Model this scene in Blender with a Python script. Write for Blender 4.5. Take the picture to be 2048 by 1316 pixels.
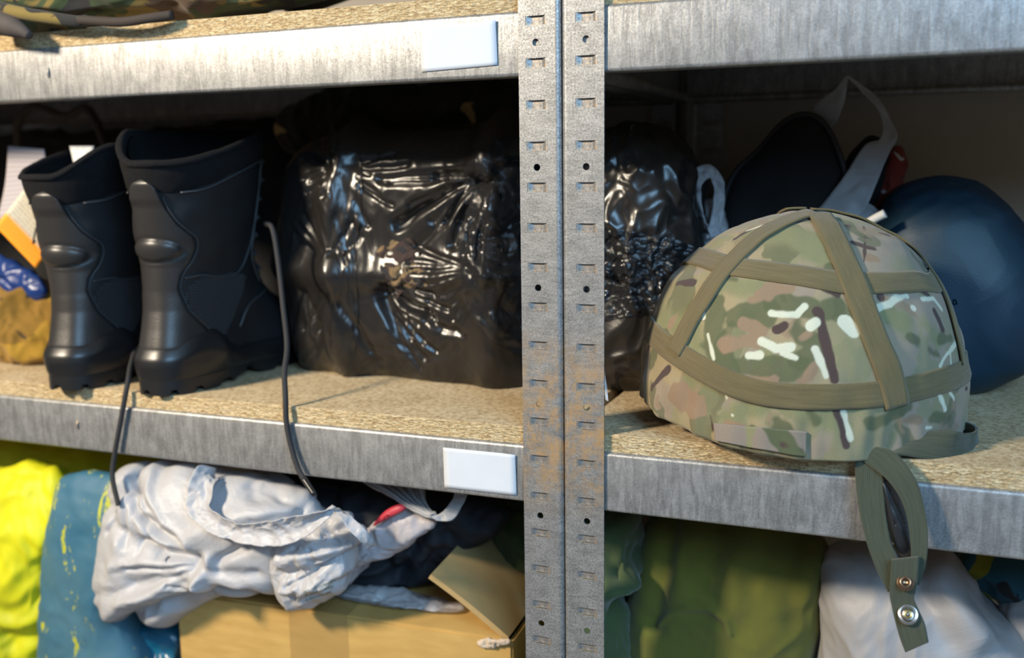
import bpy, bmesh, math, random
import numpy as np
from mathutils import Vector, Matrix
from mathutils.bvhtree import BVHTree

for o in list(bpy.data.objects):
    bpy.data.objects.remove(o)
SC = bpy.context.scene
COL = SC.collection
random.seed(7)

# ------------------------------------------------------------------ camera
IW, IH, FPX = 2048, 1316, 1998.69
CAM = np.array([.27032, -.78315, .22776])
YAW, PIT, ROL = -.38325, -.15863, -.01405
FWD = np.array([math.sin(YAW)*math.cos(PIT), math.cos(YAW)*math.cos(PIT), math.sin(PIT)])
_rt = np.array([math.cos(YAW), -math.sin(YAW), 0.])
_up = np.cross(_rt, FWD)
RGT = math.cos(ROL)*_rt + math.sin(ROL)*_up
UPV = -math.sin(ROL)*_rt + math.cos(ROL)*_up
cam_data = bpy.data.cameras.new('camera')
cam = bpy.data.objects.new('camera', cam_data)
COL.objects.link(cam)
M = Matrix.Identity(4)
for i in range(3):
    M[i][0], M[i][1], M[i][2], M[i][3] = RGT[i], UPV[i], -FWD[i], CAM[i]
cam.matrix_world = M
cam_data.sensor_width = 36.0
cam_data.lens = 36.0*FPX/IW
cam_data.clip_start = .02
cam_data.dof.use_dof = True
cam_data.dof.focus_distance = .83
cam_data.dof.aperture_fstop = 3.2
cam_data.dof.aperture_blades = 9
SC.camera = cam

# ------------------------------------------------------------------ light
world = bpy.data.worlds.new('storeroom_air')
SC.world = world
world.use_nodes = True
world.node_tree.nodes['Background'].inputs[0].default_value = (.85, .9, 1, 1)
world.node_tree.nodes['Background'].inputs[1].default_value = .16

def area(name, loc, target, sx, sy, power, col, spread=180):
    d = bpy.data.lights.new(name, 'AREA')
    d.shape = 'RECTANGLE'; d.size = sx; d.size_y = sy
    d.energy = power; d.color = col; d.spread = math.radians(spread)
    o = bpy.data.objects.new(name, d); COL.objects.link(o)
    o.location = loc
    o.rotation_euler = (Vector(target)-Vector(loc)).to_track_quat('-Z', 'Y').to_euler()
    return o
# warm lamp high in front on the left, cool window in front on the right
area('warm_lamp', (-1.16, -1.45, 1.10), (-.40, 0, .06), .26, .20, 26, (1, .86, .66), 105)
area('cool_window', (1.20, -1.35, 1.02), (.25, 0, .05), 1.0, .9, 43, (.35, .66, 1))

SC.view_settings.view_transform = 'Standard'
SC.view_settings.look = 'None'
SC.view_settings.gamma = 1
SC.view_settings.use_curve_mapping = False
SC.view_settings.exposure = 0.0

# ------------------------------------------------------------------ helpers
def ray(x, y):
    return FWD + RGT*((x-IW/2)/FPX) - UPV*((y-IH/2)/FPX)
def atY(x, y, Y):
    d = ray(x, y); return CAM + d*((Y-CAM[1])/d[1])
def atZ(x, y, Z):
    d = ray(x, y); return CAM + d*((Z-CAM[2])/d[2])
def plane_pt(x, y, Y0, X0=0., slope=0.):
    """picture point put on the upright plane Y = Y0 + slope (X-X0)"""
    d = ray(x, y)
    t = (Y0 + slope*(CAM[0]-X0) - CAM[1])/(d[1]-slope*d[0])
    return CAM + d*t

_perm = np.random.RandomState(3).permutation(256)
_perm = np.concatenate([_perm, _perm, _perm])
_grad = np.random.RandomState(5).normal(size=(256, 3))
_grad /= np.linalg.norm(_grad, axis=1)[:, None]
def noise(P, f=1., seed=0.):
    """gradient noise about -1..1, for an array of points"""
    P = np.asarray(P, float)*f + seed*17.31 + 100.
    i = np.floor(P).astype(int); w = P-i; i &= 255
    s = w*w*w*(w*(w*6-15)+10)
    def g(a, b, c):
        h = _perm[_perm[_perm[(i[:, 0]+a) & 255]+((i[:, 1]+b) & 255)]+((i[:, 2]+c) & 255)]
        G = _grad[h]
        return G[:, 0]*(w[:, 0]-a)+G[:, 1]*(w[:, 1]-b)+G[:, 2]*(w[:, 2]-c)
    l = lambda a, b, t: a+(b-a)*t
    x00 = l(g(0,0,0), g(1,0,0), s[:, 0]); x10 = l(g(0,1,0), g(1,1,0), s[:, 0])
    x01 = l(g(0,0,1), g(1,0,1), s[:, 0]); x11 = l(g(0,1,1), g(1,1,1), s[:, 0])
    return 1.7*l(l(x00, x10, s[:, 1]), l(x01, x11, s[:, 1]), s[:, 2])
def fbm(P, f, n=3, seed=0.):
    o = 0; a = 1
    for k in range(n):
        o = o+a*noise(P, f, seed+k); f *= 2.03; a *= .5
    return o
def ridged(P, f, seed=0.):
    return 1-np.abs(noise(P, f, seed))*2
def creases(P, f, n=3, seed=0., warp=.4):
    """folded-film relief: sharp valleys and soft crests"""
    P = np.asarray(P, float)
    Q = P+(warp/f)*np.stack([noise(P, f, seed+9), noise(P, f, seed+11), noise(P, f, seed+13)], 1)
    o = 0; a = 1
    for k in range(n):
        o = o+a*(np.abs(noise(Q, f, seed+k))*2-.5); f *= 1.9; a *= .55
    return o
def sstep(a, b, x):
    t = np.clip((x-a)/(b-a), 0, 1); return t*t*(3-2*t)
def seg_dist(P, pts):
    """distance of points to a polyline and the arc length there"""
    P = np.asarray(P, float); best = np.full(len(P), 1e9); s = np.zeros(len(P)); acc = 0
    pts = [np.asarray(p, float) for p in pts]
    if len(pts) == 1:
        return np.linalg.norm(P-pts[0], axis=1), s
    for a, b in zip(pts[:-1], pts[1:]):
        d = b-a; L = np.linalg.norm(d)
        t = np.clip(((P-a)@d)/(L*L+1e-12), 0, 1)
        q = np.linalg.norm(P-a-t[:, None]*d, axis=1)
        m = q < best; best[m] = q[m]; s[m] = acc+t[m]*L; acc += L
    return best, s
def spline(pts, n, closed=False):
    """Catmull-Rom through the points, n samples spread by arc length"""
    p = np.array(pts, float); k = len(p)
    if k == 2 and not closed:
        return p[0]+(p[1]-p[0])*np.linspace(0, 1, n)[:, None]
    out = []
    m = 24
    for i in range(k if closed else k-1):
        if closed: a, b, c, d = p[(i-1) % k], p[i], p[(i+1) % k], p[(i+2) % k]
        else:
            b, c = p[i], p[i+1]
            a = p[i-1] if i else 2*b-c
            d = p[i+2] if i+2 < k else 2*c-b
        t = np.linspace(0, 1, m, endpoint=False)[:, None]
        out.append(.5*(2*b+(c-a)*t+(2*a-5*b+4*c-d)*t*t+(3*b-a-3*c+d)*t**3))
    q = np.concatenate(out+[p[:1] if closed else p[-1:]])
    L = np.concatenate([[0], np.cumsum(np.linalg.norm(np.diff(q, axis=0), axis=1))])
    s = np.linspace(0, L[-1], n+1)[:-1] if closed else np.linspace(0, L[-1], n)
    return np.stack([np.interp(s, L, q[:, j]) for j in range(q.shape[1])], 1)

def make(name, V, F, mat=None, parent=None, smooth=True, uv=None, cols=None):
    me = bpy.data.meshes.new(name)
    V = np.asarray(V, float)
    me.from_pydata(V.tolist(), [], F)
    if smooth:
        me.polygons.foreach_set('use_smooth', [True]*len(me.polygons))
    if uv is not None:
        l = me.uv_layers.new(name='UVMap')
        idx = np.zeros(len(me.loops), int); me.loops.foreach_get('vertex_index', idx)
        l.data.foreach_set('uv', np.asarray(uv, float)[idx].ravel())
    if cols is not None:
        a = me.color_attributes.new('print', 'FLOAT_COLOR', 'POINT')
        c = np.ones((len(V), 4)); c[:, :3] = cols
        a.data.foreach_set('color', c.ravel())
    me.update()
    o = bpy.data.objects.new(name, me); COL.objects.link(o)
    if mat: me.materials.append(mat)
    if parent: o.parent = parent
    return o
def thing(name, label, cat, loc=(0, 0, 0), group=None, kind=None):
    o = bpy.data.objects.new(name, None); COL.objects.link(o)
    o.empty_display_size = .02
    o['label'] = label; o['category'] = cat
    if group: o['group'] = group
    return o
def tag(o, label, cat, group=None):
    o['label'] = label; o['category'] = cat
    if group: o['group'] = group
    return o
def grid_faces(nu, nv, wrap_u=False, flip=False, base=0):
    i = np.arange(nu if wrap_u else nu-1); j = np.arange(nv-1)
    J, I = np.meshgrid(j, i, indexing='ij'); I2 = (I+1) % nu
    a = base+J*nu+I; b = base+J*nu+I2
    Q = np.stack([a, b, b+nu, a+nu], -1).reshape(-1, 4)
    return (Q[:, ::-1] if flip else Q).tolist()
def normals(V, F):
    V = np.asarray(V); N = np.zeros_like(V)
    Q = np.array([f for f in F if len(f) == 4])
    if len(Q):
        n = np.cross(V[Q[:, 2]]-V[Q[:, 0]], V[Q[:, 3]]-V[Q[:, 1]])
        for k in range(4): np.add.at(N, Q[:, k], n)
    T = np.array([f for f in F if len(f) == 3])
    if len(T):
        n = np.cross(V[T[:, 1]]-V[T[:, 0]], V[T[:, 2]]-V[T[:, 0]])
        for k in range(3): np.add.at(N, T[:, k], n)
    return N/(np.linalg.norm(N, axis=1)[:, None]+1e-12)
def solid(o, t, off=0., bevel=0):
    m = o.modifiers.new('thickness', 'SOLIDIFY'); m.thickness = t; m.offset = off
    if bevel:
        b = o.modifiers.new('edge', 'BEVEL'); b.width = bevel; b.segments = 2; b.limit_method = 'ANGLE'
    return o
def box(name, x0, x1, y0, y1, z0, z1, mat, parent=None, bev=.001):
    V = [(x, y, z) for x in (x0, x1) for y in (y0, y1) for z in (z0, z1)]
    F = [(0,1,3,2), (4,6,7,5), (0,4,5,1), (2,3,7,6), (0,2,6,4), (1,5,7,3)]
    o = make(name, V, F, mat, parent, smooth=False)
    if bev:
        b = o.modifiers.new('edge', 'BEVEL'); b.width = bev; b.segments = 2
    return o
def tube(name, pts, rad, mat, parent=None, n=None, sides=10, flat=None):
    """round cord along points; rad may be a list"""
    n = n or max(12, len(pts)*8)
    P = spline(pts, n)
    R = np.interp(np.linspace(0, 1, n), np.linspace(0, 1, len(rad)), rad) if hasattr(rad, '__len__') else np.full(n, rad)
    T = np.gradient(P, axis=0); T /= np.linalg.norm(T, axis=1)[:, None]+1e-12
    up = np.array([0., 1, 0]) if abs(T[0, 1]) < .9 else np.array([1., 0, 0])
    V = []; 
    for i in range(n):
        a = np.cross(T[i], up); a /= np.linalg.norm(a)+1e-12
        b = np.cross(a, T[i]); up = b
        for k in range(sides):
            t = 2*math.pi*k/sides
            V.append(P[i]+R[i]*(a*math.cos(t)+b*math.sin(t)*(flat or 1)))
    F = grid_faces(sides, n, True)
    F.append(tuple(range(sides))[::-1]); F.append(tuple(range((n-1)*sides, n*sides)))
    return make(name, V, F, mat, parent)
def strip(name, A, B, mat, parent=None, n=60, m=9, thick=.0015, disp=None, bulge=0.):
    """band between two edges given as 3-D points"""
    A = spline(A, n); B = spline(B, n)
    u = np.linspace(0, 1, m)
    V = (A[:, None, :]*(1-u)[None, :, None]+B[:, None, :]*u[None, :, None]).reshape(-1, 3)
    F = grid_faces(m, n)
    N = normals(V, F)
    c = .5*(A+B); L = np.concatenate([[0], np.cumsum(np.linalg.norm(np.diff(c, axis=0), axis=1))])
    w = np.linalg.norm(B-A, axis=1).mean()
    UV = np.stack([np.tile(u*w, n), np.repeat(L, m)], 1)
    if bulge: V = V+N*(bulge*np.sin(math.pi*np.tile(u, n)))[:, None]
    if disp is not None: V = V+N*disp(V, UV)[:, None]
    o = make(name, V, F, mat, parent, uv=UV)
    if thick: solid(o, thick)
    return o
def puff(name, outline, Y0, tf, tb, mat, parent=None, disp=None, X0=0., slope=0., n=170, rings=56,
         pw=2.4, zmin=None, center=None, smooth_out=True, cols=None, ymin=None, ymax=None, lean=0., zmax=None):
    """stuffed body: an outline at its own distance, filled out to the front (tf) and back (tb)"""
    O = np.array([plane_pt(x, y, Y0, X0, slope) for x, y in outline])
    O = spline(O, n, True)
    c = plane_pt(*center, Y0, X0, slope) if center else O.mean(0)
    nd = np.array([slope, -1., 0.]); nd /= np.linalg.norm(nd)
    s = 1-(1-np.linspace(0, 1, rings+1)[1:])**1.35
    Vf = []; prof = (1-s**pw)**(1/2.)
    front = [c+nd*tf]
    for k in range(rings):
        front.append(c+(O-c)*s[k]+nd*tf*prof[k])
    back = []
    for k in range(rings-2, -1, -2):
        back.append(c+(O-c)*s[k]-nd*tb*prof[k])
    V = np.concatenate([front[0][None]]+front[1:]+back+[(c-nd*tb)[None]])
    nr = rings+len(back); F = []
    for i in range(n): F.append((0, 1+i, 1+(i+1) % n))
    F += grid_faces(n, nr, True, False, 1)
    F = [f if len(f) == 3 else f for f in F]
    last = 1+nr*n; b0 = 1+(nr-1)*n
    for i in range(n): F.append((b0+(i+1) % n, b0+i, last))
    # orient so that normals look outward
    N = normals(V, F)
    if N[0]@nd < 0:
        F = [f[::-1] for f in F]; N = -N
    if lean: V[:, 1] += lean*(V[:, 2]-V[:, 2].min())
    if disp is not None: V = V+N*disp(V)[:, None]
    if zmin is not None: V[:, 2] = np.maximum(V[:, 2], zmin)
    if zmax is not None: V[:, 2] = np.minimum(V[:, 2], zmax)
    if ymin is not None: V[:, 1] = np.maximum(V[:, 1], ymin)
    if ymax is not None: V[:, 1] = np.minimum(V[:, 1], ymax)
    cc = cols(V) if cols is not None else None
    return make(name, V, F, mat, parent, cols=cc)
def folds(lines, Y0, X0=0., slope=0.):
    """relief from fold lines: (picture points, height, width); acts on x and z only"""
    L = [([plane_pt(x, y, Y0, X0, slope)[[0, 2]] for x, y in p], h, w) for p, h, w in lines]
    def f(V):
        o = np.zeros(len(V)); Q = V[:, [0, 2]]
        for p, h, w in L:
            d, _ = seg_dist(Q, p); o += h*np.exp(-(d/w)**2)
        return o
    return f

# ------------------------------------------------------------------ materials
def srgb(r, g, b):
    f = lambda c: ((c/255+.055)/1.055)**2.4 if c > 10.3 else c/255/12.92
    return (f(r), f(g), f(b), 1)
class Mat:
    def __init__(s, name, **kw):
        s.m = bpy.data.materials.new(name); s.m.use_nodes = True
        s.t = s.m.node_tree; s.n = s.t.nodes
        s.b = s.n['Principled BSDF']
        for k, v in kw.items(): s.set(k, v)
    def set(s, k, v):
        k = {'col': 'Base Color', 'rough': 'Roughness', 'metal': 'Metallic', 'spec': 'Specular IOR Level',
             'sheen': 'Sheen Weight', 'coat': 'Coat Weight', 'trans': 'Transmission Weight', 'alpha': 'Alpha'}.get(k, k)
        if hasattr(v, 'links') or isinstance(v, bpy.types.NodeSocket): s.t.links.new(v, s.b.inputs[k])
        else: s.b.inputs[k].default_value = v
    def node(s, typ, **kw):
        nd = s.n.new(typ)
        for k, v in kw.items():
            if k.startswith('i_'):
                key = k[2:]; key = int(key) if key.isdigit() else key.replace('_', ' ')
                if isinstance(v, bpy.types.NodeSocket): s.t.links.new(v, nd.inputs[key])
                else: nd.inputs[key].default_value = v
            else: setattr(nd, k, v)
        return nd
    def coord(s, scale=(1, 1, 1), kind='Object', rot=(0, 0, 0)):
        tc = s.node('ShaderNodeTexCoord')
        mp = s.node('ShaderNodeMapping'); mp.inputs['Scale'].default_value = scale; mp.inputs['Rotation'].default_value = rot
        s.t.links.new(tc.outputs[kind], mp.inputs[0]); return mp.outputs[0]
    def noise(s, scale, detail=3, co=None, rough=.5, dist=0.):
        nd = s.node('ShaderNodeTexNoise', i_Scale=scale, i_Detail=detail, i_Roughness=rough, i_Distortion=dist)
        s.t.links.new(co or s.coord(), nd.inputs['Vector']); return nd.outputs['Fac']
    def ramp(s, fac, stops, interp='LINEAR'):
        nd = s.node('ShaderNodeValToRGB'); r = nd.color_ramp; r.interpolation = interp
        while len(r.elements) < len(stops): r.elements.new(.5)
        for e, (p, c) in zip(r.elements, stops):
            e.position = p; e.color = c if len(c) == 4 else (*c, 1)
        s.t.links.new(fac, nd.inputs[0]); return nd.outputs[0]
    def mix(s, fac, a, b, typ='MIX'):
        nd = s.node('ShaderNodeMix', data_type='RGBA', blend_type=typ)
        for k, v in ((0, fac), (6, a), (7, b)):
            if isinstance(v, bpy.types.NodeSocket): s.t.links.new(v, nd.inputs[k])
            else: nd.inputs[k].default_value = v
        return nd.outputs[2]
    def math(s, op, a, b=0.):
        nd = s.node('ShaderNodeMath', operation=op)
        for k, v in ((0, a), (1, b)):
            if isinstance(v, bpy.types.NodeSocket): s.t.links.new(v, nd.inputs[k])
            else: nd.inputs[k].default_value = v
        return nd.outputs[0]
    def bump(s, h, strength=.3, dist=.001, normal=None):
        nd = s.node('ShaderNodeBump', i_Strength=strength, i_Distance=dist)
        s.t.links.new(h, nd.inputs['Height'])
        if normal: s.t.links.new(normal, nd.inputs['Normal'])
        s.t.links.new(nd.outputs[0], s.b.inputs['Normal']); return nd.outputs[0]

def g(v): return (v, v, v, 1)

# zinc-coated sheet: speckle, streaks across the band, faint stains
def zinc(name, streak, rust=False):
    m = Mat(name, metal=.62)
    sp = m.noise(620, 5, rough=.8)
    cl = m.noise(70, 4, rough=.65)
    st = m.noise(210, 4, m.coord((1, 1, .16) if streak else (.3, .3, 1)), rough=.6, dist=.8)
    a = m.ramp(sp, [(.34, g(.27)), (.50, g(.40)), (.66, g(.52))] if streak else [(.36, g(.17)), (.50, g(.36)), (.66, g(.56))])
    b = m.ramp(cl, [(.3, g(.72)), (.7, g(1))])
    c = m.mix(1., a, b, 'MULTIPLY')
    s2 = m.ramp(st, [(.38, g(.70 if streak else .8)), (.60, g(1))])
    c = m.mix(1., c, s2, 'MULTIPLY')
    if rust:
        tc = m.node('ShaderNodeTexCoord'); sx = m.node('ShaderNodeSeparateXYZ')
        m.t.links.new(tc.outputs['Object'], sx.inputs[0])
        d = m.math('ABSOLUTE', m.math('ADD', sx.outputs[2], -.012))
        k = m.ramp(d, [(0., g(1)), (.045, g(.7)), (.085, g(0))])
        k = m.math('MULTIPLY', k, m.ramp(m.noise(45, 5, rough=.8), [(.42, g(0)), (.62, g(1))]))
        c = m.mix(m.math('MULTIPLY', k, .75), c, (.62, .36, .12, 1))
    m.set('col', c)
    r = m.ramp(sp, [(.3, g(.56)), (.7, g(.34))])
    m.set('rough', r)
    h = m.math('ADD', m.math('MULTIPLY', st, 1.0 if streak else .5), m.math('MULTIPLY', sp, .5))
    m.bump(h, .22, .0012)
    return m.m
M_POST = zinc('galvanised_post', False, True)
M_BEAM = zinc('galvanised_beam', True)
m = Mat('chipboard_face', rough=.85)
fl = m.noise(260, 5, m.coord((1, 1, 1)), .7)
big = m.noise(14, 4, None, .6)
c = m.ramp(fl, [(.30, (.18, .12, .06)), (.45, (.44, .33, .19)), (.58, (.58, .47, .31)), (.75, (.74, .64, .47))])
c = m.mix(1., c, m.ramp(big, [(.3, (.82, .78, .7)), (.7, (1, 1, 1))]), 'MULTIPLY')
m.set('col', c); m.bump(fl, .25, .0008); M_BOARD = m.m
m = Mat('chipboard_edge', rough=.9)
v = m.node('ShaderNodeTexVoronoi', i_Scale=430.); m.t.links.new(m.coord((.40, 1, 1.3)), v.inputs['Vector'])
fl = m.noise(760, 5, m.coord((.45, 1, 1.2)), .75, .6)
c = m.ramp(fl, [(.36, (.04, .025, .012)), (.44, (.34, .22, .10)), (.54, (.58, .43, .22)), (.68, (.88, .75, .50))])
c2 = m.mix(.38, c, m.ramp(v.outputs['Color'], [(.1, (.30, .18, .08)), (.5, (.62, .47, .26)), (.9, (.88, .76, .52))]))
m.set('col', c2); m.bump(m.math('ADD', fl, v.outputs['Distance']), .8, .002); M_EDGE = m.m
def plain(name, col, rough=.6, nscale=0, namp=.25, bump=0., bscale=600, **kw):
    m = Mat(name, rough=rough, **kw)
    if nscale:
        f = m.noise(nscale, 4, rough=.6)
        lo = tuple(c*(1-namp) for c in col[:3])+(1,); hi = tuple(min(1, c*(1+namp)) for c in col[:3])+(1,)
        m.set('col', m.ramp(f, [(.3, lo), (.7, hi)]))
    else: m.set('col', col)
    if bump: m.bump(m.noise(bscale, 3, rough=.6), bump, .001)
    return m.m
def webbing(name, lo, hi, px=.0011, py=.0016):
    m = Mat(name, rough=.9, sheen=.2)
    tc = m.node('ShaderNodeTexCoord'); sx = m.node('ShaderNodeSeparateXYZ'); m.t.links.new(tc.outputs['UV'], sx.inputs[0])
    a = m.math('SINE', m.math('MULTIPLY', sx.outputs[0], 2*math.pi/px))
    b = m.math('SINE', m.math('MULTIPLY', sx.outputs[1], 2*math.pi/py))
    w = m.math('ADD', m.math('MULTIPLY', a, .5), m.math('MULTIPLY', m.math('MULTIPLY', a, b), .5))
    ns = m.noise(500, 3, m.coord((1, .06, 1), 'UV'))
    k = m.math('ADD', m.math('MULTIPLY', w, .22), m.math('ADD', m.math('MULTIPLY', ns, .5), .25))
    m.set('col', m.ramp(k, [(.3, lo), (.7, hi)]))
    m.bump(w, .5, .0006); return m.m
M_STRAP = webbing('elastic_strap', (.090, .068, .025, 1), (.165, .128, .056, 1))
M_CHIN = webbing('chin_webbing', (.024, .030, .018, 1), (.062, .072, .044, 1), .0014, .0015)
m = Mat('cover_cloth', rough=.95, sheen=.15)
at = m.node('ShaderNodeVertexColor', layer_name='print')
wv = m.noise(2600, 2)
m.set('col', m.mix(1., at.outputs[0], m.ramp(wv, [(.3, g(.80)), (.7, g(1.08))]), 'MULTIPLY'))
m.bump(wv, .35, .0006); M_COVER = m.m
M_LEATHER = plain('boot_leather', (.021, .019, .0185, 1), .38, 0, bump=.12, bscale=500)
M_SUEDE = plain('boot_suede', (.0055, .0055, .0065, 1), .95, 300, .3, spec=.2)
M_RUBBER = plain('boot_rubber', (.010, .010, .011, 1), .36, 0, bump=.05, bscale=300)
M_SIDE = plain('boot_nubuck', (.012, .0125, .014, 1), .55, 0, bump=.15, bscale=900, spec=.3)
m = Mat('boot_mesh', rough=.55, col=(.045, .05, .056, 1))
tc = m.node('ShaderNodeTexCoord'); sx = m.node('ShaderNodeSeparateXYZ'); m.t.links.new(tc.outputs['Object'], sx.inputs[0])
k = 2*math.pi/.0056
pa = m.math('SINE', m.math('MULTIPLY', m.math('ADD', sx.outputs[1], sx.outputs[2]), k))
pb = m.math('SINE', m.math('MULTIPLY', m.math('SUBTRACT', sx.outputs[1], sx.outputs[2]), k))
m.bump(m.math('MULTIPLY', pa, pb), 1., .003); M_MESH = m.m
M_PIPING = plain('boot_piping', (.035, .037, .04, 1), .42)
M_LACE = plain('boot_lace', (.018, .018, .02, 1), .8, 0, bump=.4, bscale=1500)
def film(name, col, rough=.22, bump=.25, bscale=55, **kw):
    m = Mat(name, col=col, rough=rough, **kw)
    a = m.noise(bscale, 5, None, .6, 1.2)
    m.bump(m.math('ABSOLUTE', m.math('ADD', a, -.5)), bump, .004); return m.m
M_BLACKFILM = film('black_film', (.016, .014, .013, 1), .27, .10, 40)
def clear(name, tint, rough=.08, bscale=120, dens=.35):
    m = Mat(name, col=tint, rough=rough)
    a = m.noise(bscale, 5, None, .65, 1.5)
    nr = m.bump(m.math('ABSOLUTE', m.math('ADD', a, -.5)), .35, .005)
    tr = m.node('ShaderNodeBsdfTransparent'); mx = m.node('ShaderNodeMixShader'); mx.inputs[0].default_value = dens
    m.t.links.new(tr.outputs[0], mx.inputs[1]); m.t.links.new(m.b.outputs[0], mx.inputs[2])
    m.t.links.new(mx.outputs[0], m.n['Material Output'].inputs[0]); return m.m
M_CLEAR = clear('clear_film', (.10, .11, .12, 1))
M_CLEARSHEET = clear('clear_sheet', (.62, .60, .62, 1), .15, 60, .5)
def poly(name, col, thin=.35, rough=.42, bscale=60, bump=.25):
    m = Mat(name, col=col, rough=rough)
    a = m.noise(bscale, 6, None, .65, 1.0)
    m.bump(m.math('ABSOLUTE', m.math('ADD', a, -.5)), bump, .012)
    tl = m.node('ShaderNodeBsdfTranslucent'); tl.inputs[0].default_value = col
    mx = m.node('ShaderNodeMixShader'); mx.inputs[0].default_value = thin
    m.t.links.new(m.b.outputs[0], mx.inputs[1]); m.t.links.new(tl.outputs[0], mx.inputs[2])
    m.t.links.new(mx.outputs[0], m.n['Material Output'].inputs[0]); return m.m
M_WHITEBAG = poly('white_polythene', (.47, .465, .485, 1), .2, .45, 22, .28)
M_GREYBAG = poly('grey_polythene', (.35, .34, .345, 1), .15, .5, 12, .2)
M_HANDLE = poly('thin_polythene', (.62, .62, .64, 1), .5)
def camo(name, cols, scale):
    m = Mat(name, rough=.9, sheen=.1)
    co = m.coord((1, 1, 1.3))
    out = cols[0]
    for k, (c, th) in enumerate(cols[1:]):
        nd = m.node('ShaderNodeTexNoise', i_Scale=scale*(1+.2*k), i_Detail=2.5, i_Roughness=.5, i_Distortion=.7)
        mp = m.node('ShaderNodeMapping'); mp.inputs['Location'].default_value = (3.1*k, 7.7*k, 1.3*k)
        m.t.links.new(co, mp.inputs[0]); m.t.links.new(mp.outputs[0], nd.inputs['Vector'])
        f = m.ramp(nd.outputs['Fac'], [(th, g(0)), (th+.012, g(1))])
        out = m.mix(f, out, c)
    m.set('col', out); m.bump(m.noise(900, 2), .25, .0008); return m.m
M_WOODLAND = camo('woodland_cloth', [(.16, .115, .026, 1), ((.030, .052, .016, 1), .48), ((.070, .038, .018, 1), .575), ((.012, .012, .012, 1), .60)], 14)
M_WOODSHADE = camo('woodland_cloth_shaded', [(.028, .020, .012, 1), ((.016, .022, .010, 1), .50), ((.45, .30, .12, 1), .635), ((.008, .008, .008, 1), .58)], 13)  # woodland cloth with the bay's shade put into its colours, tan patches lifted
# ------------------------------------------------------------------ the setting
ZT, ZTB = .3542, .3035            # upper beam, top and bottom
ZL, ZLB = -.0104, -.0609          # middle beam
ZX, ZXB = -.5400, -.5906          # lowest beam
BT = .016                         # chipboard
ZB = ZL+BT                        # top of the middle board
ZBU = ZT+BT; ZBX = ZX+BT
ZFLOOR = -.66
DEP = .45
M_WALL = plain('painted_wall', (.34, .30, .25, 1), .9, 6, .1, .1, 200)
M_FLOOR = plain('concrete_floor', (.25, .24, .23, 1), .8, 8, .25, .1, 80)
o = box('wall_back', -2.6, 2.6, .466, .53, ZFLOOR-.05, 2.0, M_WALL, bev=0); o['kind'] = 'structure'
o = box('floor', -2.6, 2.6, -3.2, .466, ZFLOOR-.05, ZFLOOR, M_FLOOR, bev=0); o['kind'] = 'structure'

SLOT_Z0, HOLE_DZ, PITCH = .3424, -.0135, 1/30
SW, SH = .0178, .0074             # slot size
PW, PD = .0360, .036              # post face and flange
PZ0, PZ1 = ZFLOOR, 1.02
def build_post_mesh(slots):
    """same, with the bolt holes (one in every third gap) worked in"""
    cx = -.0209; x0, x1, x2, x3 = -PW, cx-SW/2, cx+SW/2, -.0042
    V = []; F = []; key = {}
    def v(x, y, z):
        k = (round(x, 6), round(y, 6), round(z, 6))
        if k not in key: key[k] = len(V); V.append((x, y, z))
        return key[k]
    idx = [i for i in range(-20, 31) if PZ0+.01 < SLOT_Z0-i*PITCH < PZ1-.02]
    zs = [(PZ1, None)]
    bands = []; top = PZ1
    for i in idx:
        z = SLOT_Z0-i*PITCH
        bands.append(('gap', i-1, z+SH, top)); bands.append(('slot', i, z, z+SH)); top = z
    bands.append(('gap', idx[-1], PZ0, top))
    bend = [(-.0042, 0)]+[(-.0042+.0042*math.sin(a), .0042-.0042*math.cos(a)) for a in np.linspace(0, math.pi/2, 6)[1:]]+[(0, PD)]
    for k, i, z0, z1 in bands:
        q = lambda a, b: F.append((v(a, 0, z0), v(b, 0, z0), v(b, 0, z1), v(a, 0, z1)))
        q(x0, x1); q(x2, x3)
        if k == 'slot' and i in slots: pass
        elif k == 'gap' and i % 3 == 0 and z1-z0 < PITCH:
            zc = SLOT_Z0-i*PITCH+HOLE_DZ; r = .0029; N = 24
            ring = [v(cx+r*math.cos(2*math.pi*j/N+math.pi/4), 0, zc+r*math.sin(2*math.pi*j/N+math.pi/4)) for j in range(N)]
            cor = [v(x2, 0, z1), v(x1, 0, z1), v(x1, 0, z0), v(x2, 0, z0)]
            for s in range(4):
                a = s*6
                for j in range(6):
                    F.append((ring[(a+j) % N], cor[s] if j < 3 else cor[(s+1) % 4], ring[(a+j+1) % N]) if True else None)
                F.append((ring[(a+3) % N], cor[s], cor[(s+1) % 4]))
        else: q(x1, x2)
        for a, b in zip(bend[:-1], bend[1:]):
            F.append((v(a[0], a[1], z0), v(b[0], b[1], z0), v(b[0], b[1], z1), v(a[0], a[1], z1)))
    return V, F
def tab_mesh(hook):
    """strip pressed inwards behind a slot, dished at both ends"""
    V = []; F = []; n = 25; w = SW/2
    for i in range(n):
        x = -w+SW*i/(n-1); e = min(x+w, w-x)
        d = .0024*float(sstep(0, .0050, e))
        V += [(x, d, 0), (x, d, SH)]
    for i in range(n-1):
        if hook and .72 < i/(n-1) < .79: continue
        F.append((2*i, 2*i+2, 2*i+3, 2*i+1))
    return V, F
VIS = set(range(-1, 18))
pv, pf = build_post_mesh(VIS)
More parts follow.
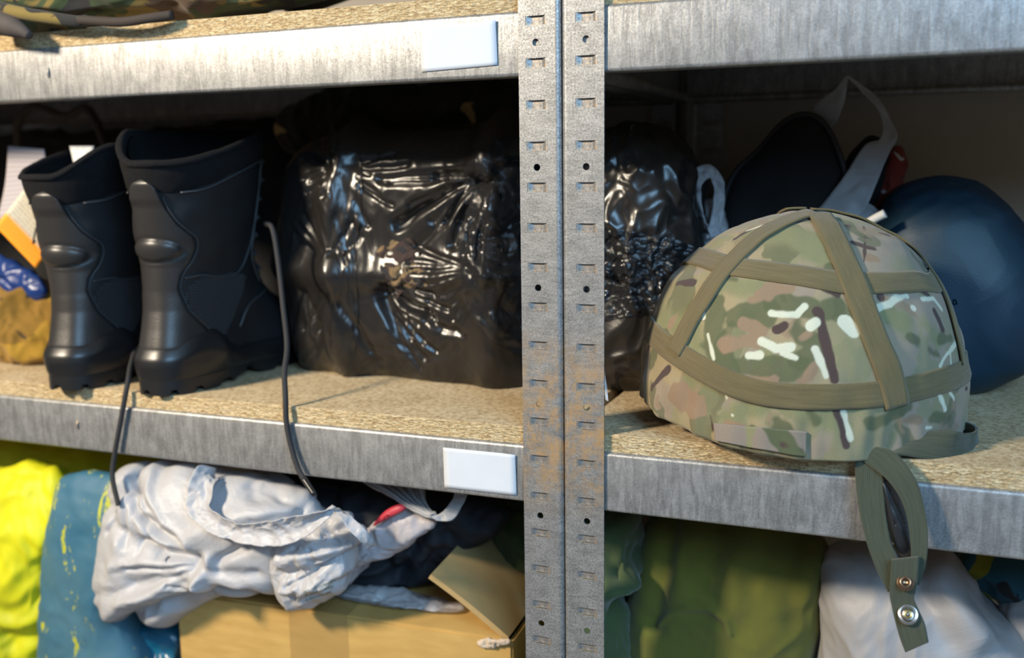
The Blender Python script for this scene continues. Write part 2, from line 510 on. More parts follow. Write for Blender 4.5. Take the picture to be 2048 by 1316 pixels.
def post(parent, mirror, x, y, back=False, tabs=False):
    s = -1 if mirror else 1; t = -1 if back else 1
    V = [(x+s*a, y+t*b, c) for a, b, c in pv]
    F = pf if s*t > 0 else [f[::-1] for f in pf]
    o = make('upright_post', V, F, M_POST, parent, smooth=False)
    me = o.data
    for p in me.polygons:
        p.use_smooth = False
    solid(o, .0016, -1)
    if tabs:
        tv, tf = TAB[0]; 
        for i in sorted(VIS):
            hk = i in (0, 1, 11, 12)
            c = bpy.data.objects.new('slot_tab', TABM[(hk, mirror)]); COL.objects.link(c)
            c.location = (x+s*-.0209, y+.0002, SLOT_Z0-i*PITCH); c.parent = o
            solid(c, .0013, -1)
    return o
TAB = [tab_mesh(False), tab_mesh(True)]; TABM = {}
for hk in (False, True):
    for mi in (False, True):
        tv, tf = TAB[hk]; me = bpy.data.meshes.new('slot_tab')
        me.from_pydata(tv, [], tf); me.materials.append(M_POST)
        TABM[(hk, mi)] = me
def beam_profile(zb, zt, y0, sgn=1, fl=.016):
    r = .0026; P = []
    P.append((y0+sgn*fl, zt))
    for a in np.linspace(0, math.pi/2, 6): P.append((y0+sgn*(r-r*math.sin(a)), zt-r+r*math.cos(a)))
    for a in np.linspace(0, math.pi/2, 6): P.append((y0+sgn*(r-r*math.cos(a)), zb+r-r*math.sin(a)))
    P.append((y0+sgn*fl, zb)); P.append((y0+sgn*fl, zb+.007))
    return P
def beam(parent, x0, x1, zb, zt, y0, sgn=1):
    P = beam_profile(zb, zt, y0, sgn); n = len(P)
    X = [x0, x0+.001, x0+.003]+list(np.linspace(x0, x1, 9)[1:-1])+[x1-.003, x1-.001, x1]
    V = [(x, y, z) for x in X for y, z in P]
    F = [(k*n+i, k*n+i+1, k*n+n+i+1, k*n+n+i) for k in range(len(X)-1) for i in range(n-1)]
    o = make('shelf_beam', V, F, M_BEAM, parent, smooth=True)
    solid(o, .0014, 0); return o
def side_beam(parent, x0, sgn, zb, zt):
    P = beam_profile(zb, zt, x0, sgn); n = len(P)
    Y = [.03, .031, .033, .2, DEP-.033, DEP-.031, DEP-.03]
    V = [(x, y, z) for y in Y for x, z in P]
    F = [(k*n+i, k*n+i+1, k*n+n+i+1, k*n+n+i) for k in range(len(Y)-1) for i in range(n-1)]
    o = make('side_beam', V, F, M_BEAM, parent, smooth=True); solid(o, .0014, 0); return o
def board(parent, x0, x1, z0):
    V = [(x, y, z) for x in (x0, x1) for y in (.0062, DEP-.006) for z in (z0, z0+BT)]
    F = [(0,1,3,2), (4,6,7,5), (0,4,5,1), (2,3,7,6), (0,2,6,4), (1,5,7,3)]
    o = make('shelf_board', V, F, M_BOARD, parent, smooth=False)
    o.data.materials.append(M_EDGE)
    for i in (0, 1, 2, 3): o.data.polygons[i].material_index = 1
    b = o.modifiers.new('edge', 'BEVEL'); b.width = .0008; b.segments = 2
    return o
UL = thing('shelving_unit', 'left galvanised shelving unit carrying the black boots', 'shelving')
UR = thing('shelving_unit', 'right galvanised shelving unit carrying the camouflage helmet', 'shelving')
SL = 1.14
for U, a, b in ((UL, -SL, -.0004), (UR, .0004, SL)):
    vis_right = U is UL
    post(U, not vis_right, b if vis_right else a, 0, tabs=True)
    post(U, vis_right, a if vis_right else b, 0)
    off = .014
    post(U, False, b-(0 if U is UL else 0), DEP, back=True) if U is UL else post(U, False, b, DEP, back=True)
    post(U, True, a+(off if U is UR else 0), DEP, back=True)
    for zb, zt in ((ZTB, ZT), (ZLB, ZL), (ZXB, ZX)):
        e = .0035
        bm = beam(U, a+e, b-e, zb, zt, .0034, 1)
        beam(U, a+e, b-e, zb, zt, DEP-.0034, -1)
        side_beam(U, a+.004, 1, zb, zt); side_beam(U, b-.004, -1, zb, zt)
        board(U, a+.006, b-.006, zt)
        if U is UL and zb > -.3:      # punched tongue in the middle of the beam
            p = atY(98, 146, .003) if zb > 0 else atY(156, 850, .003)
            V = []; F = []
            for j in range(9):
                t = j/8; z = p[2]+.0052-.0104*t; d = .0025*math.sin(math.pi*t)
                V += [(p[0]-.0013, .0031-d*.4, z), (p[0]+.0013, .0031-d, z)]
            F = [(2*j, 2*j+2, 2*j+3, 2*j+1) for j in range(8)]
            tg = make('punched_tongue', V, F, M_POST, bm); solid(tg, .0008, 0)

# paper labels stuck on the left beams
M_PAPER = plain('label_paper', (.52, .55, .60, 1), .75, 30, .03)
def paper(corners, label):
    P = [atY(x, y, .0018) for x, y in corners]
    n = 12; V = []; 
    for j in range(n):
        for i in range(n):
            u, w = i/(n-1), j/(n-1)
            p = (P[0]*(1-u)+P[1]*u)*(1-w)+(P[3]*(1-u)+P[2]*u)*w
            p = p.copy(); p[1] -= .0012*max(0, u-.8)*5*(1-w)**2
            V.append(p)
    o = make('paper_label', V, grid_faces(n, n), M_PAPER); solid(o, .0003)
    tag(o, label, 'label', 'blank labels on the beams'); return o
paper([(838, 55), (992, 40), (995, 130), (843, 144)], 'blank white paper label stuck on the upper beam')
paper([(886, 895), (1031, 909), (1033, 991), (889, 975)], 'blank white paper label stuck on the lower beam under the black bundle')
# ------------------------------------------------------------------ the helmet
ER = np.array([math.cos(YAW), -math.sin(YAW), 0]); EF = np.array([math.sin(YAW), math.cos(YAW), 0])
HC = ER*.2050+EF*.028; HZ = ZB
SIL_L = [(1285,792),(1283,741),(1289,687),(1305,642),(1322,597),(1342,553),(1368,530),(1400,506),(1436,476),(1473,455),(1522,437),(1572,428),(1613,422)]
SIL_R = [(1943,823),(1945,798),(1937,761),(1929,724),(1920,687),(1904,634),(1884,585),(1867,556),(1847,527),(1834,507),(1810,482),(1773,462),(1732,441),(1670,427),(1613,422)]
def _sil(pts):
    out = []
    for x, y in pts:
        # nearest approach of the sight line to the helmet's axis
        d = ray(x, y); h = np.array([d[0], d[1]]); c = (HC-CAM)[:2]
        t = (c@h)/(h@h); P = CAM+d*t
        out.append((np.linalg.norm((P-HC)[:2]), P[2]))
    return np.array(out)
HTOP = .1895
sl, sr = _sil(SIL_L), _sil(SIL_R)
def prof(s):
    """half width as a function of height, smoothed near the crown"""
    s = s[np.argsort(s[:, 1])]
    zz = np.concatenate([[0.], s[:, 1]]); rr = np.concatenate([[s[0, 0]-.004], s[:, 0]])
    return lambda z: np.interp(z, zz, rr)
pl, pr = prof(sl), prof(sr)
RIM = [(0, .018), (40, .010), (90, .0062), (135, .016), (180, .029), (212, .021), (240, .0115), (262, .0072), (290, .0070), (315, .0105), (340, .0165), (360, .018)]
def helmet_pt(th, t):
    """th azimuth in rad (0 picture right, 90 deg back, 270 front), t 0 rim .. 1 crown"""
    thd = np.degrees(th) % 360
    zr = np.interp(thd, [a for a, _ in RIM], [b for _, b in RIM])
    zz = zr+(HTOP-zr)*np.sin(t*math.pi/2)
    c, s = np.cos(th), np.sin(th)
    h = np.clip((zz-.03)/(HTOP-.03), 0, 1)
    ell = np.sqrt(np.clip(1-h**2.15, 0, 1))
    capr = np.sqrt(np.clip((HTOP-zz)/.02, 0, 1))      # rounded crown
    a = np.where(c > 0, pr(zz), pl(zz)); a = np.minimum(a, .1375*np.sqrt(np.clip(1-h**3.2, 0, 1))+.0)
    smooth_a = np.where(c > 0, .1340, .1360)*np.sqrt(np.clip(1-h**np.where(c > 0, 1.95, 2.6), 0, 1))
    a = .75*a+.25*smooth_a
    a = np.where(zz > HTOP-.004, np.minimum(a, .052*np.sqrt(np.clip((HTOP-zz)/.004, 0, 1))), a)
    b = .126*ell
    # plan: slightly square ellipse
    e = (np.abs(c)**2.05+np.abs(s)**2.05)**(-1/2.05)
    P = HC+(a*c*e)[:, None]*ER+(b*s*e)[:, None]*EF
    P += np.where(c > 0, .0045*np.abs(c)**2*(1-h**2), 0)[:, None]*ER
    P[:, 2] = zz
    return P
NU, NV = 820, 270
tt = np.linspace(0, .999, NV)
th = np.concatenate([np.linspace(math.radians(20), math.radians(160), 130, endpoint=False), np.linspace(math.radians(160), math.radians(380), 690, endpoint=False)])
TH, TT = np.meshgrid(th, tt)
HV = helmet_pt(TH.ravel(), TT.ravel())
# smooth the silhouette steps along each meridian
G = HV.reshape(NV, NU, 3)
for _ in range(14):
    G[1:-1] = .25*G[:-2]+.5*G[1:-1]+.25*G[2:]
for _ in range(10):
    G[:, :, :] = .25*np.roll(G, 1, 1)+.5*G+.25*np.roll(G, -1, 1)
HV = G.reshape(-1, 3)
HF = grid_faces(NU, NV, True)
N0 = normals(HV, HF)
if N0[NU*100] @ (HV[NU*100]-np.array([HC[0], HC[1], .05])) < 0:
    HF = [f[::-1] for f in HF]; N0 = -N0
tv_ = TT.ravel()
low = sstep(.42, .02, tv_)
w = .0016*noise(HV, 26, 2)+.0007*noise(HV*np.array([1, 1, .5]), 70, 4)
w += low*(.0022*noise(HV*np.array([1, 1, .25]), 75, 5)+.0012*noise(HV, 48, 6))
dz, _ = seg_dist(HV, [helmet_pt(np.array([math.radians(20)]), np.array([q]))[0] for q in (.35, .5, .65, .8)])
w += -.0035*np.exp(-(dz/.006)**2)
dz, _ = seg_dist(HV, [helmet_pt(np.array([math.radians(318)]), np.array([q]))[0] for q in (.55, .7, .85)])
HV = HV+N0*w[:, None]
# hem rolled in under the rim
hem = []
rim0 = HV[:NU]; cen = np.array([HC[0], HC[1], 0])
for k, (ins, dzh) in enumerate([(.0018, -.0022), (.005, -.003), (.011, -.001), (.017, .004), (.02, .012)]):
    q = rim0.copy(); d = (rim0-cen); d[:, 2] = 0; d /= np.linalg.norm(d, axis=1)[:, None]
    q -= d*ins; q[:, 2] = np.maximum(rim0[:, 2]+dzh, ZB+.0004); hem.append(q)
HV2 = np.concatenate(hem[::-1]+[HV]); HF2 = grid_faces(NU, NV+5, True)
top = len(HV2); HV2 = np.concatenate([HV2, [[*HV[-NU:].mean(0)[:2], HV[-NU:, 2].max()+.0001]]])
HF2 += [(top-NU+i, top-NU+(i+1) % NU, top) for i in range(NU)]
if normals(HV2, HF2)[NU*100]@N0[NU*95] < 0: HF2 = [f[::-1] for f in HF2]
HB = BVHTree.FromPolygons(HV2.tolist(), HF2)
def hit(x, y, bvh=None):
    d = Vector(ray(x, y)).normalized()
    loc, nor, idx, dist = (bvh or HB).ray_cast(Vector(CAM), d)
    return np.array(loc) if loc else None
def zq(x, y): return (1260+x*.41026, 400+y*.41026)
def sheet_pts(pts):
    out = []
    for x, y in pts:
        h = hit(*zq(x, y))
        if h is not None: out.append(h)
    return out
# printed pattern of the cover, laid on the cloth as dabs and strokes
C_TAUPE, C_TAN, C_GREEN, C_LGREEN = (.285, .230, .180), (.32, .260, .155), (.090, .102, .048), (.205, .205, .105)
C_BROWN, C_DARK, C_CREAM = (.265, .180, .115), (.066, .040, .036), (.60, .60, .48)
S_LG = [([(150,560),(300,640),(330,820)],60),([(600,180),(850,180),(930,260)],80),([(420,420),(620,430)],50),([(480,1060),(700,960),(1000,1080)],60),([(1250,560),(1330,600)],55),([(1440,600),(1500,700)],30),([(560,540),(640,700),(690,780)],18),([(1100,1010),(1300,980)],30),([(330,720),(300,900)],40)]
S_GR = [([(430,500),(400,700),(480,820)],55),([(520,560),(660,560)],60),([(560,800),(720,830),(820,820)],52),([(700,480),(940,560),(1000,520)],48),([(820,620),(900,720),(840,790)],40),([(440,370),(520,385)],18),([(1470,740),(1500,760)],28),([(1370,670),(1400,690)],18),([(1510,690),(1560,670)],16),([(1180,1090),(1300,1040),(1350,1000)],32),([(1480,1060),(1560,1060)],24),([(120,720),(110,800)],30),([(600,1110),(590,1180)],28),([(720,1090),(780,1180)],38),([(880,1030),(910,1080)],20),([(1130,170),(1010,90)],26),([(1270,420),(1350,410)],22),([(300,540),(260,620)],26),([(980,330),(1080,400)],30),([(170,640),(190,700)],18)]
S_BR = [([(460,705),(600,690)],34),([(550,610),(640,640)],24),([(600,480),(700,430),(790,430)],26),([(850,660),(870,640)],18),([(840,890),(900,830)],24),([(640,880),(700,870)],20),([(220,560),(200,600)],30),([(480,1110),(540,1120)],40),([(1150,280),(1200,290)],22),([(240,960),(330,1000)],60),([(1330,1080),(1400,1070)],20)]
S_DK = [([(915,545),(940,620),(962,720),(980,800),(996,875)],24),([(718,632),(755,608)],22),([(1012,1025),(1032,1110),(1055,1195)],18),([(235,405),(310,400)],20),([(188,825),(135,875),(108,915)],20),([(1222,470),(1225,475)],20),([(1085,205),(1140,225),(1190,238)],13),([(1215,160),(1260,172),(1325,185)],13),([(1060,125),(1065,126)],12),([(925,420),(1010,458)],18),([(1400,430),(1455,465)],15),([(1485,540),(1525,630)],12),([(750,1190),(830,1208)],18),([(510,190),(600,140)],9),([(810,110),(870,100)],11),([(1640,920),(1660,975)],12),([(392,1050),(405,1120)],7),([(1140,130),(1145,210),(1140,300)],6),([(1070,650),(1085,660)],10)]
S_CR = [([(690,555),(760,562),(815,560),(850,520)],15),([(645,690),(710,725),(785,715)],18),([(740,745),(810,770)],9),([(580,760),(630,757)],21),([(905,730),(958,860)],15),([(878,615),(905,595)],25),([(1045,595),(1085,635)],32),([(1212,525),(1265,505),(1305,475),(1350,468)],17),([(1380,525),(1383,527)],17),([(1425,482),(1480,480),(1520,535)],11),([(1590,700),(1545,750),(1512,810)],11),([(1562,750),(1565,800)],7),([(1508,945),(1537,1022)],10),([(1558,938),(1580,968)],8),([(358,470),(360,575)],9),([(380,655),(408,775)],10),([(1042,1030),(1075,1165)],15),([(495,1045),(500,1050)],11),([(468,945),(472,965)],9),([(255,812),(275,820)],8),([(1445,1112),(1470,1110)],8),([(570,150),(640,125)],6)]
PXM = .41026/2.36*.001     # metres per step of the tracing grid
nz1, nz2 = noise(HV2, 55, 21), noise(HV2, 130, 22)
cl = np.zeros((len(HV2), 3))
lr = (HV2-HC)@ER
k = sstep(-.06, .07, lr+.03*noise(HV2, 14, 30))[:, None]
cl[:] = np.array(C_TAN)*(1-k)+np.array(C_TAUPE)*k
k = sstep(-.1, .5, noise(HV2, 22, 31))[:, None]*.55
cl = cl*(1-k)+np.array(C_LGREEN)*k
for c, f, th_, sd, mx_ in ((C_TAUPE, 30, .22, 51, .8), (C_GREEN, 26, .34, 52, .7), (C_BROWN, 34, .42, 53, .75), (C_LGREEN, 45, .30, 54, .6)):
    q = HV2*np.array([1, 1, .55]); q = q+.006*np.stack([nz1, nz2, nz1], 1)
    kk = mx_*sstep(th_, th_+.035, noise(q, f, sd))[:, None]
    cl = cl*(1-kk)+np.array(c)*kk
# the unseen far side carries the same kind of print
far = sstep(.02, .05, (HV2-HC)@EF)
for c, f, th_, sd in ((C_GREEN, 24, .25, 41), (C_BROWN, 30, .35, 42), (C_DARK, 34, .55, 43), (C_CREAM, 38, .62, 44)):
    kk = (sstep(th_, th_+.04, noise(HV2*np.array([1, 1, .8]), f, sd))*far)[:, None]
    cl = cl*(1-kk)+np.array(c)*kk
FRONT = (normals(HV2, HF2)@EF) < .35
for lst, c, edge, wob in ((S_LG, C_LGREEN, .006, .004), (S_GR, C_GREEN, .0016, .0045), (S_BR, C_BROWN, .0012, .004), (S_DK, C_DARK, .0005, .0013), (S_CR, C_CREAM, .0005, .0013)):
    for pts, r in lst:
        p = sheet_pts(pts)
        if not p: continue
        d, _ = seg_dist(HV2, p)
        kk = sstep(r*PXM+edge, r*PXM-edge, d+wob*(nz1+.6*nz2))[:, None]
        if c in (C_GREEN,): kk = kk*.86
        cl = cl*(1-kk)+np.array(c)*kk
HEL = thing('combat_helmet', 'combat helmet in camouflage cloth cover with tan elastic bands, on the right shelf', 'helmet')
make('cloth_cover', HV2, HF2, M_COVER, HEL, cols=cl*np.array([.93, .92, .88]))
def on_helmet(items, n):
    P = []
    for it in items:
        if len(it) == 3: P.append(helmet_pt(np.array([math.radians(it[1])]), np.array([it[2]]))[0])
        else:
            h = hit(*it)
            if h is not None: P.append(h)
    Q = spline(P, n); N = []
    for i in range(n):
        loc, nor, _, _ = HB.find_nearest(Vector(Q[i])); Q[i] = loc; N.append(np.array(nor))
    return Q, np.array(N)
def band(name, items, w, mat, lift=.0006, n=120, m=9, tuck=None):
    Q, N = on_helmet(items, n)
    for _ in range(8): Q[1:-1] = .25*Q[:-2]+.5*Q[1:-1]+.25*Q[2:]; N[1:-1] = .25*N[:-2]+.5*N[1:-1]+.25*N[2:]
    T = np.gradient(Q, axis=0); T /= np.linalg.norm(T, axis=1)[:, None]
    S = np.cross(T, N); S /= np.linalg.norm(S, axis=1)[:, None]
    V = []; UV = []; L = np.concatenate([[0], np.cumsum(np.linalg.norm(np.diff(Q, axis=0), axis=1))])
    for i in range(n):
        lf = lift
        row = []
        for j in range(m):
            u = j/(m-1)-.5
            p = Q[i]+S[i]*w*u
            loc, nor, _, _ = HB.find_nearest(Vector(p))
            nn = np.array(nor); h = (p-np.array(loc))@nn
            row.append((np.array(loc), nn)); UV.append((u*w, L[i]))
        for loc, nn in row: V.append(loc+nn*lf)
    A = np.array(V).reshape(n, m, 3)
    for _ in range(3): A[1:-1] = .25*A[:-2]+.5*A[1:-1]+.25*A[2:]
    o = make(name, A.reshape(-1, 3), grid_faces(m, n), mat, HEL, uv=np.array(UV)+np.array([.0, 0]))
    solid(o, .0018, 0); return o
band('elastic_band', [('a',70,.50),('a',110,.51),('a',150,.53),(1392,513),(1440,528),(1500,539),(1580,549),(1660,563),(1720,568),(1790,566),(1845,563),(1868,566),('a',12,.46),('a',40,.48),('a',70,.50)], .0185, M_STRAP, .0010, 200)
band('elastic_band', [('a',70,.20),('a',120,.21),('a',160,.24),(1300,655),(1345,700),(1400,735),(1450,762),(1500,780),(1560,791),(1650,794),(1740,790),(1800,782),(1870,764),(1928,742),('a',10,.17),('a',40,.19),('a',70,.20)], .0195, M_STRAP, .0010, 220)
band('elastic_band', [(1628,430),(1560,452),(1500,492),(1460,532),(1420,585),(1385,640),(1352,706)], .0165, M_STRAP, .0026, 80)
band('elastic_band', [(1636,432),(1662,470),(1690,530),(1722,610),(1752,690),(1778,750),(1790,812)], .0200, M_STRAP, .0028, 90)
band('elastic_band', [('a',15,.94),('a',4,.80),('a',359,.62),(1871,548),(1893,610),(1910,670),(1922,728)], .0085, M_STRAP, .0026, 80)
band('elastic_band', [('a',95,.95),('a',92,.7),('a',95,.45),('a',95,.2)], .018, M_STRAP, .0026, 60)
# tab sewn on the hem at the front
def patch(name, cor, n, m, lift, mat, thick, cols=None, parent=None):
    V = []
    for j in range(m):
        for i in range(n):
            u, v_ = i/(n-1), j/(m-1)
            x = (cor[0][0]*(1-u)+cor[1][0]*u)*(1-v_)+(cor[3][0]*(1-u)+cor[2][0]*u)*v_
            y = (cor[0][1]*(1-u)+cor[1][1]*u)*(1-v_)+(cor[3][1]*(1-u)+cor[2][1]*u)*v_
            d = Vector(ray(x, y)).normalized()
            loc, nor, _, _ = HB.ray_cast(Vector(CAM), d)
            if loc is None:
                p = CAM+ray(x, y)*((HC-EF*.125-CAM)@EF)/(ray(x, y)@EF)
                loc, nor, _, _ = HB.find_nearest(Vector(p))
            V.append(np.array(loc)+np.array(nor)*lift)
    V = np.array(V)
    A = V.reshape(m, n, 3)
    for _ in range(4): A[1:-1, 1:-1] = .25*(A[:-2, 1:-1]+A[2:, 1:-1]+A[1:-1, :-2]+A[1:-1, 2:])
    V = A.reshape(-1, 3)
    cc = cols(V) if cols else None
    o = make(name, V, grid_faces(n, m), mat, parent, cols=cc); solid(o, thick, 0); return o
def tabcol(V):
    c = np.tile(np.array(C_TAUPE)*.82, (len(V), 1))
    for pts, r, col in (([(600,1090),(590,1200)],22,C_LGREEN),([(700,1090),(760,1180),(800,1240)],48,C_GREEN),([(750,1190),(830,1208)],18,C_DARK)):
        d, _ = seg_dist(V, sheet_pts(pts)); kk = sstep(r*PXM+.001, r*PXM-.001, d+.002*noise(V, 80, 3))[:, None]; c = c*(1-kk)+np.array(col)*kk
    return c
patch('hem_tab', [(1431,846),(1612,862),(1611,912),(1434,880)], 60, 22, .0022, M_COVER, .0022, tabcol, HEL)
# ------------------------------------------------------------------ the boots
RINGS = np.array([  # z, back, front, half width, foot-ness
 [.000, .002, .270, .040, 1], [.012, -.001, .272, .041, 1], [.030, -.003, .272, .0415, 1], [.050, .001, .266, .0405, 1],
 [.066, .005, .246, .039, .9], [.085, .009, .205, .0385, .6], [.105, .0105, .176, .039, .3], [.130, .0105, .158, .0415, .1],
 [.160, .005, .156, .0475, 0], [.190, .000, .160, .051, 0], [.215, -.005, .163, .0545, 0], [.240, -.012, .165, .0565, 0], [.270, -.015, .167, .057, 0]])
def rim_z(t, side=1):
    t = (np.asarray(t, float)+math.pi) % (2*math.pi)-math.pi
    a = np.abs(t)/math.pi
    med = (np.sign(t)*side > 0)
    return .231+np.where(med, .033*sstep(.05, .38, a), .034*sstep(.14, .80, a))+.001*sstep(.4, .9, a)
class Boot:
    def __init__(s, name, label, B, d, lean, side, tall=1.):
        s.tall = tall
        s.B = np.array([B[0], B[1], ZB]); d = np.array([d[0], d[1], 0.]); s.d = d/np.linalg.norm(d)
        s.l = np.array([-s.d[1], s.d[0], 0]); s.lean = np.array([lean[0], lean[1], 0.])
        s.side = side           # +1 right foot, -1 left foot
        s.o = thing(name, label, 'boot', group='pair of black boots')
        s.build()
    def S(s, t, z, off=0.):
        t = np.asarray(t, float); z = np.asarray(z, float)*np.ones_like(t)
        q = [np.interp(z, RINGS[:, 0], RINGS[:, k]) for k in range(5)]
        mid = .5*(q[1]+q[2]); half = .5*(q[2]-q[1])
        x = mid-half*np.cos(t); u = np.clip((x-q[1])/(q[2]-q[1]+1e-9), 0, 1)
        w = 1.03-.2*np.exp(-((u-.42)/.16)**2)+.20*np.exp(-((u-.72)/.17)**2)
        k = q[4]
        sn = np.sin(t); y = q[3]*np.sign(sn)*np.abs(sn)**(1-.28*k)*((1-k)+k*w)
        y = y+s.side*k*.010*sstep(.5, 1., u)      # toe turns in a little
        P = s.B+np.outer(x, s.d)+np.outer(y, s.l); P[:, 2] += z*(1+(s.tall-1)*sstep(.02, .06, z))
        P += np.outer(np.clip(z-.10, 0, 1)/.16, s.lean)
        if np.any(off):
            e = 1e-3
            n = np.cross(s.S(t+e, z)-s.S(t-e, z), s.S(t, z+e)-s.S(t, z-e))
            n /= np.linalg.norm(n, axis=1)[:, None]+1e-12
            out = s.S(t, z)-(s.B+np.outer(mid, s.d)); out[:, 2] = 0
            sg = np.sign((n*out).sum(1))[:, None]
            P = P+n*sg*np.asarray(off)[..., None] if np.ndim(off) else P+n*sg*off
        return P
    def patch(s, name, z0, z1, t0, t1, thick, mat, nz=40, nt=50, extra=None, parent=None):
        """shell on the boot between angle functions t0(z), t1(z); rounded down at its edges"""
        Z, U = np.meshgrid(np.linspace(0, 1, nz), np.linspace(0, 1, nt), indexing='ij')
        zz = None
        z_lo = z0 if callable(z0) else (lambda t: z0+0*t)
        z_hi = z1 if callable(z1) else (lambda t: z1+0*t)
        tmid = t0(.5*(z_lo(np.zeros(1))[0]+z_hi(np.zeros(1))[0])) if callable(t0) else t0
        if callable(t0):
            zv = z_lo(0*Z)+(z_hi(0*Z)-z_lo(0*Z))*Z
            T = t0(zv)*(1-U)+t1(zv)*U
        else:
            T = t0*(1-U)+t1*U
            zv = z_lo(T)+(z_hi(T)-z_lo(T))*Z
        ed = np.minimum(np.minimum(Z, 1-Z)*nz*.35, np.minimum(U, 1-U)*nt*.35)
        off = -.0006+(thick+.0006)*np.sqrt(np.clip(1-(1-np.clip(ed, 0, 1))**2, 0, 1))
        if extra is not None: off = off+extra(T, zv)
        V = s.S(T.ravel(), zv.ravel(), off.ravel())
        F = grid_faces(nt, nz)
        o = make(name, V, F, mat, parent or s.o); return o
    def line(s, name, tz, r, mat=None, off=.0012):
        P = [s.S(np.array([t]), np.array([z]), off)[0] for t, z in tz]
        return tube(name, P, r, mat or M_PIPING, s.o, n=10*len(P), sides=8)
    def build(s):
        L = lambda pts: (lambda z: np.interp(z, [p[0] for p in pts], [p[1] for p in pts]))
        # body of the upper
        nt, nz = 96, 60
        T, Z = np.meshgrid(np.linspace(-math.pi, math.pi, nt, endpoint=False), np.linspace(0, 1, nz))
        zr = rim_z(T, s.side); zz = .010+(zr-.004-.010)*Z
        wr = .0012*noise(np.stack([T.ravel()*.05*3, zz.ravel()*3, 0*T.ravel()], 1), 16, 3+s.side)
        V = s.S(T.ravel(), zz.ravel(), wr); F = grid_faces(nt, nz, True)
        # close the foot underneath
        make('upper', V, F, M_SIDE, s.o)
        # lining: inner wall from the rim downwards
        zz = rim_z(T, s.side)-.002-.085*(1-Z)
        V = s.S(T.ravel(), zz.ravel(), (-.0075-.002*(1-Z)).ravel())
        make('lining', V, grid_faces(nt, nz, True, True), M_SUEDE, s.o)
        # padded collar, rolled over the rim into the lining
        low = lambda t: .202+.038*sstep(.12, .8, np.abs(t)/math.pi)
        rows = 26; V = []
        tt_ = np.linspace(-math.pi, math.pi, 110, endpoint=False)
        for j in range(rows):
            a = j/(rows-1)
            if a < .72:
                b = a/.72; z = low(tt_)+(rim_z(tt_, s.side)-low(tt_))*b
                off = -.0005+.0022*np.sin(math.pi*min(.5, b*.9))**.6*np.ones_like(tt_)+.0008*math.sin(b*math.pi)
                if b == 0: off = off*0-.001
            else:
                b = (a-.72)/.28; ph = b*math.pi
                z = rim_z(tt_, s.side)+.0045*math.sin(ph)-.006*max(0, b-.6)
                off = (.0015+.003*math.cos(ph)-.004*b)*np.ones_like(tt_)
            V.append(s.S(tt_, z, off))
        V = np.concatenate(V)
        V += normals(V, grid_faces(110, rows, True))*(.0006*noise(V, 60, 2))[:, None]
        make('collar', V, grid_faces(110, rows, True), M_SUEDE, s.o)
        # back strap with its raised pad
        aw = L([(.045, .98), (.062, .86), (.085, .62), (.108, .50), (.122, .56), (.135, .74), (.148, .84), (.160, .80), (.172, .56), (.188, .38), (.200, .31), (.210, .25), (.215, .15), (.2175, .03)])
        def pad(T, z):
            e = np.sqrt(((z-.1475)/.0108)**2+(T/.58)**2)
            return .0042*np.sqrt(np.clip(1-e**2, 0, 1))-.0012*np.exp(-((e-1.1)/.12)**2)+.0028*sstep(.190, .200, z)
        s.patch('back_strap', .040, .2175, lambda z: -aw(z), aw, .0030, M_LEATHER, 90, 60, pad)
        s.line('seam', [(-aw(z)-.03, z) for z in np.linspace(.06, .2, 18)], .0009, off=.0012)
        # mesh panels on both sides
        for q in (-1, 1):
            t0 = L([(.052, .92), (.065, .86), (.085, .66), (.1, .60), (.112, .72), (.118, .95)])
            t1 = L([(.052, 1.10), (.070, 1.35), (.09, 1.60), (.105, 1.78), (.112, 1.85), (.118, 1.55)])
            s.patch('mesh_panel', .052, .118, lambda z: q*t0(z), lambda z: q*t1(z), .0014, M_MESH, 40, 40)
            s.line('seam', [(q*.62, .118), (q*.95, .1195), (q*1.3, .115), (q*1.65, .118), (q*2.0, .140), (q*2.3, .168)], .0011)
            s.line('seam', [(q*.62, .204), (q*1.0, .208), (q*1.5, .222), (q*2.1, .234), (q*2.4, .237)], .0012)
            s.line('seam', [(q*1.35, .056), (q*1.6, .078), (q*1.95, .088), (q*2.35, .090)], .0011)
            s.line('seam', [(q*2.42, .238), (q*2.44, .20), (q*2.42, .165), (q*2.3, .13), (q*2.2, .1)], .0012)
            # eyelet facing
            s.patch('eyelet_facing', .095, lambda t: rim_z(t, s.side)-.002, q*2.46, q*2.86, .0030, M_SIDE, 40, 12)
            for k in range(7):
                z = .110+.0205*k
                p = s.S(np.array([q*2.62]), np.array([z]), .0034)[0]; n = s.S(np.array([q*2.62]), np.array([z]), .0134)[0]-p; n /= np.linalg.norm(n)
                a = np.cross(n, [0, 0, 1]); a /= np.linalg.norm(a); b = np.cross(n, a)
                ring = [p+.0032*(a*math.cos(x)+b*math.sin(x)) for x in np.linspace(0, 2*math.pi, 13)]
                tube('eyelet', ring, .0009, M_RUBBER, s.o, n=26, sides=6)
        # tongue standing inside the front of the shaft
        s.patch('tongue', .13, .268, -2.75+2*math.pi-.25, 2.75+.25+.0, -.006, M_SUEDE, 30, 20) if False else None
        T2, Z2 = np.meshgrid(np.linspace(2.45, 2*math.pi-2.45, 24), np.linspace(.10, .266, 26))
        V = s.S(T2.ravel(), Z2.ravel(), (-.004+.003*np.sin(Z2*60)).ravel())
        o = make('tongue', V, grid_faces(24, 26), M_SUEDE, s.o); solid(o, .005, 0)
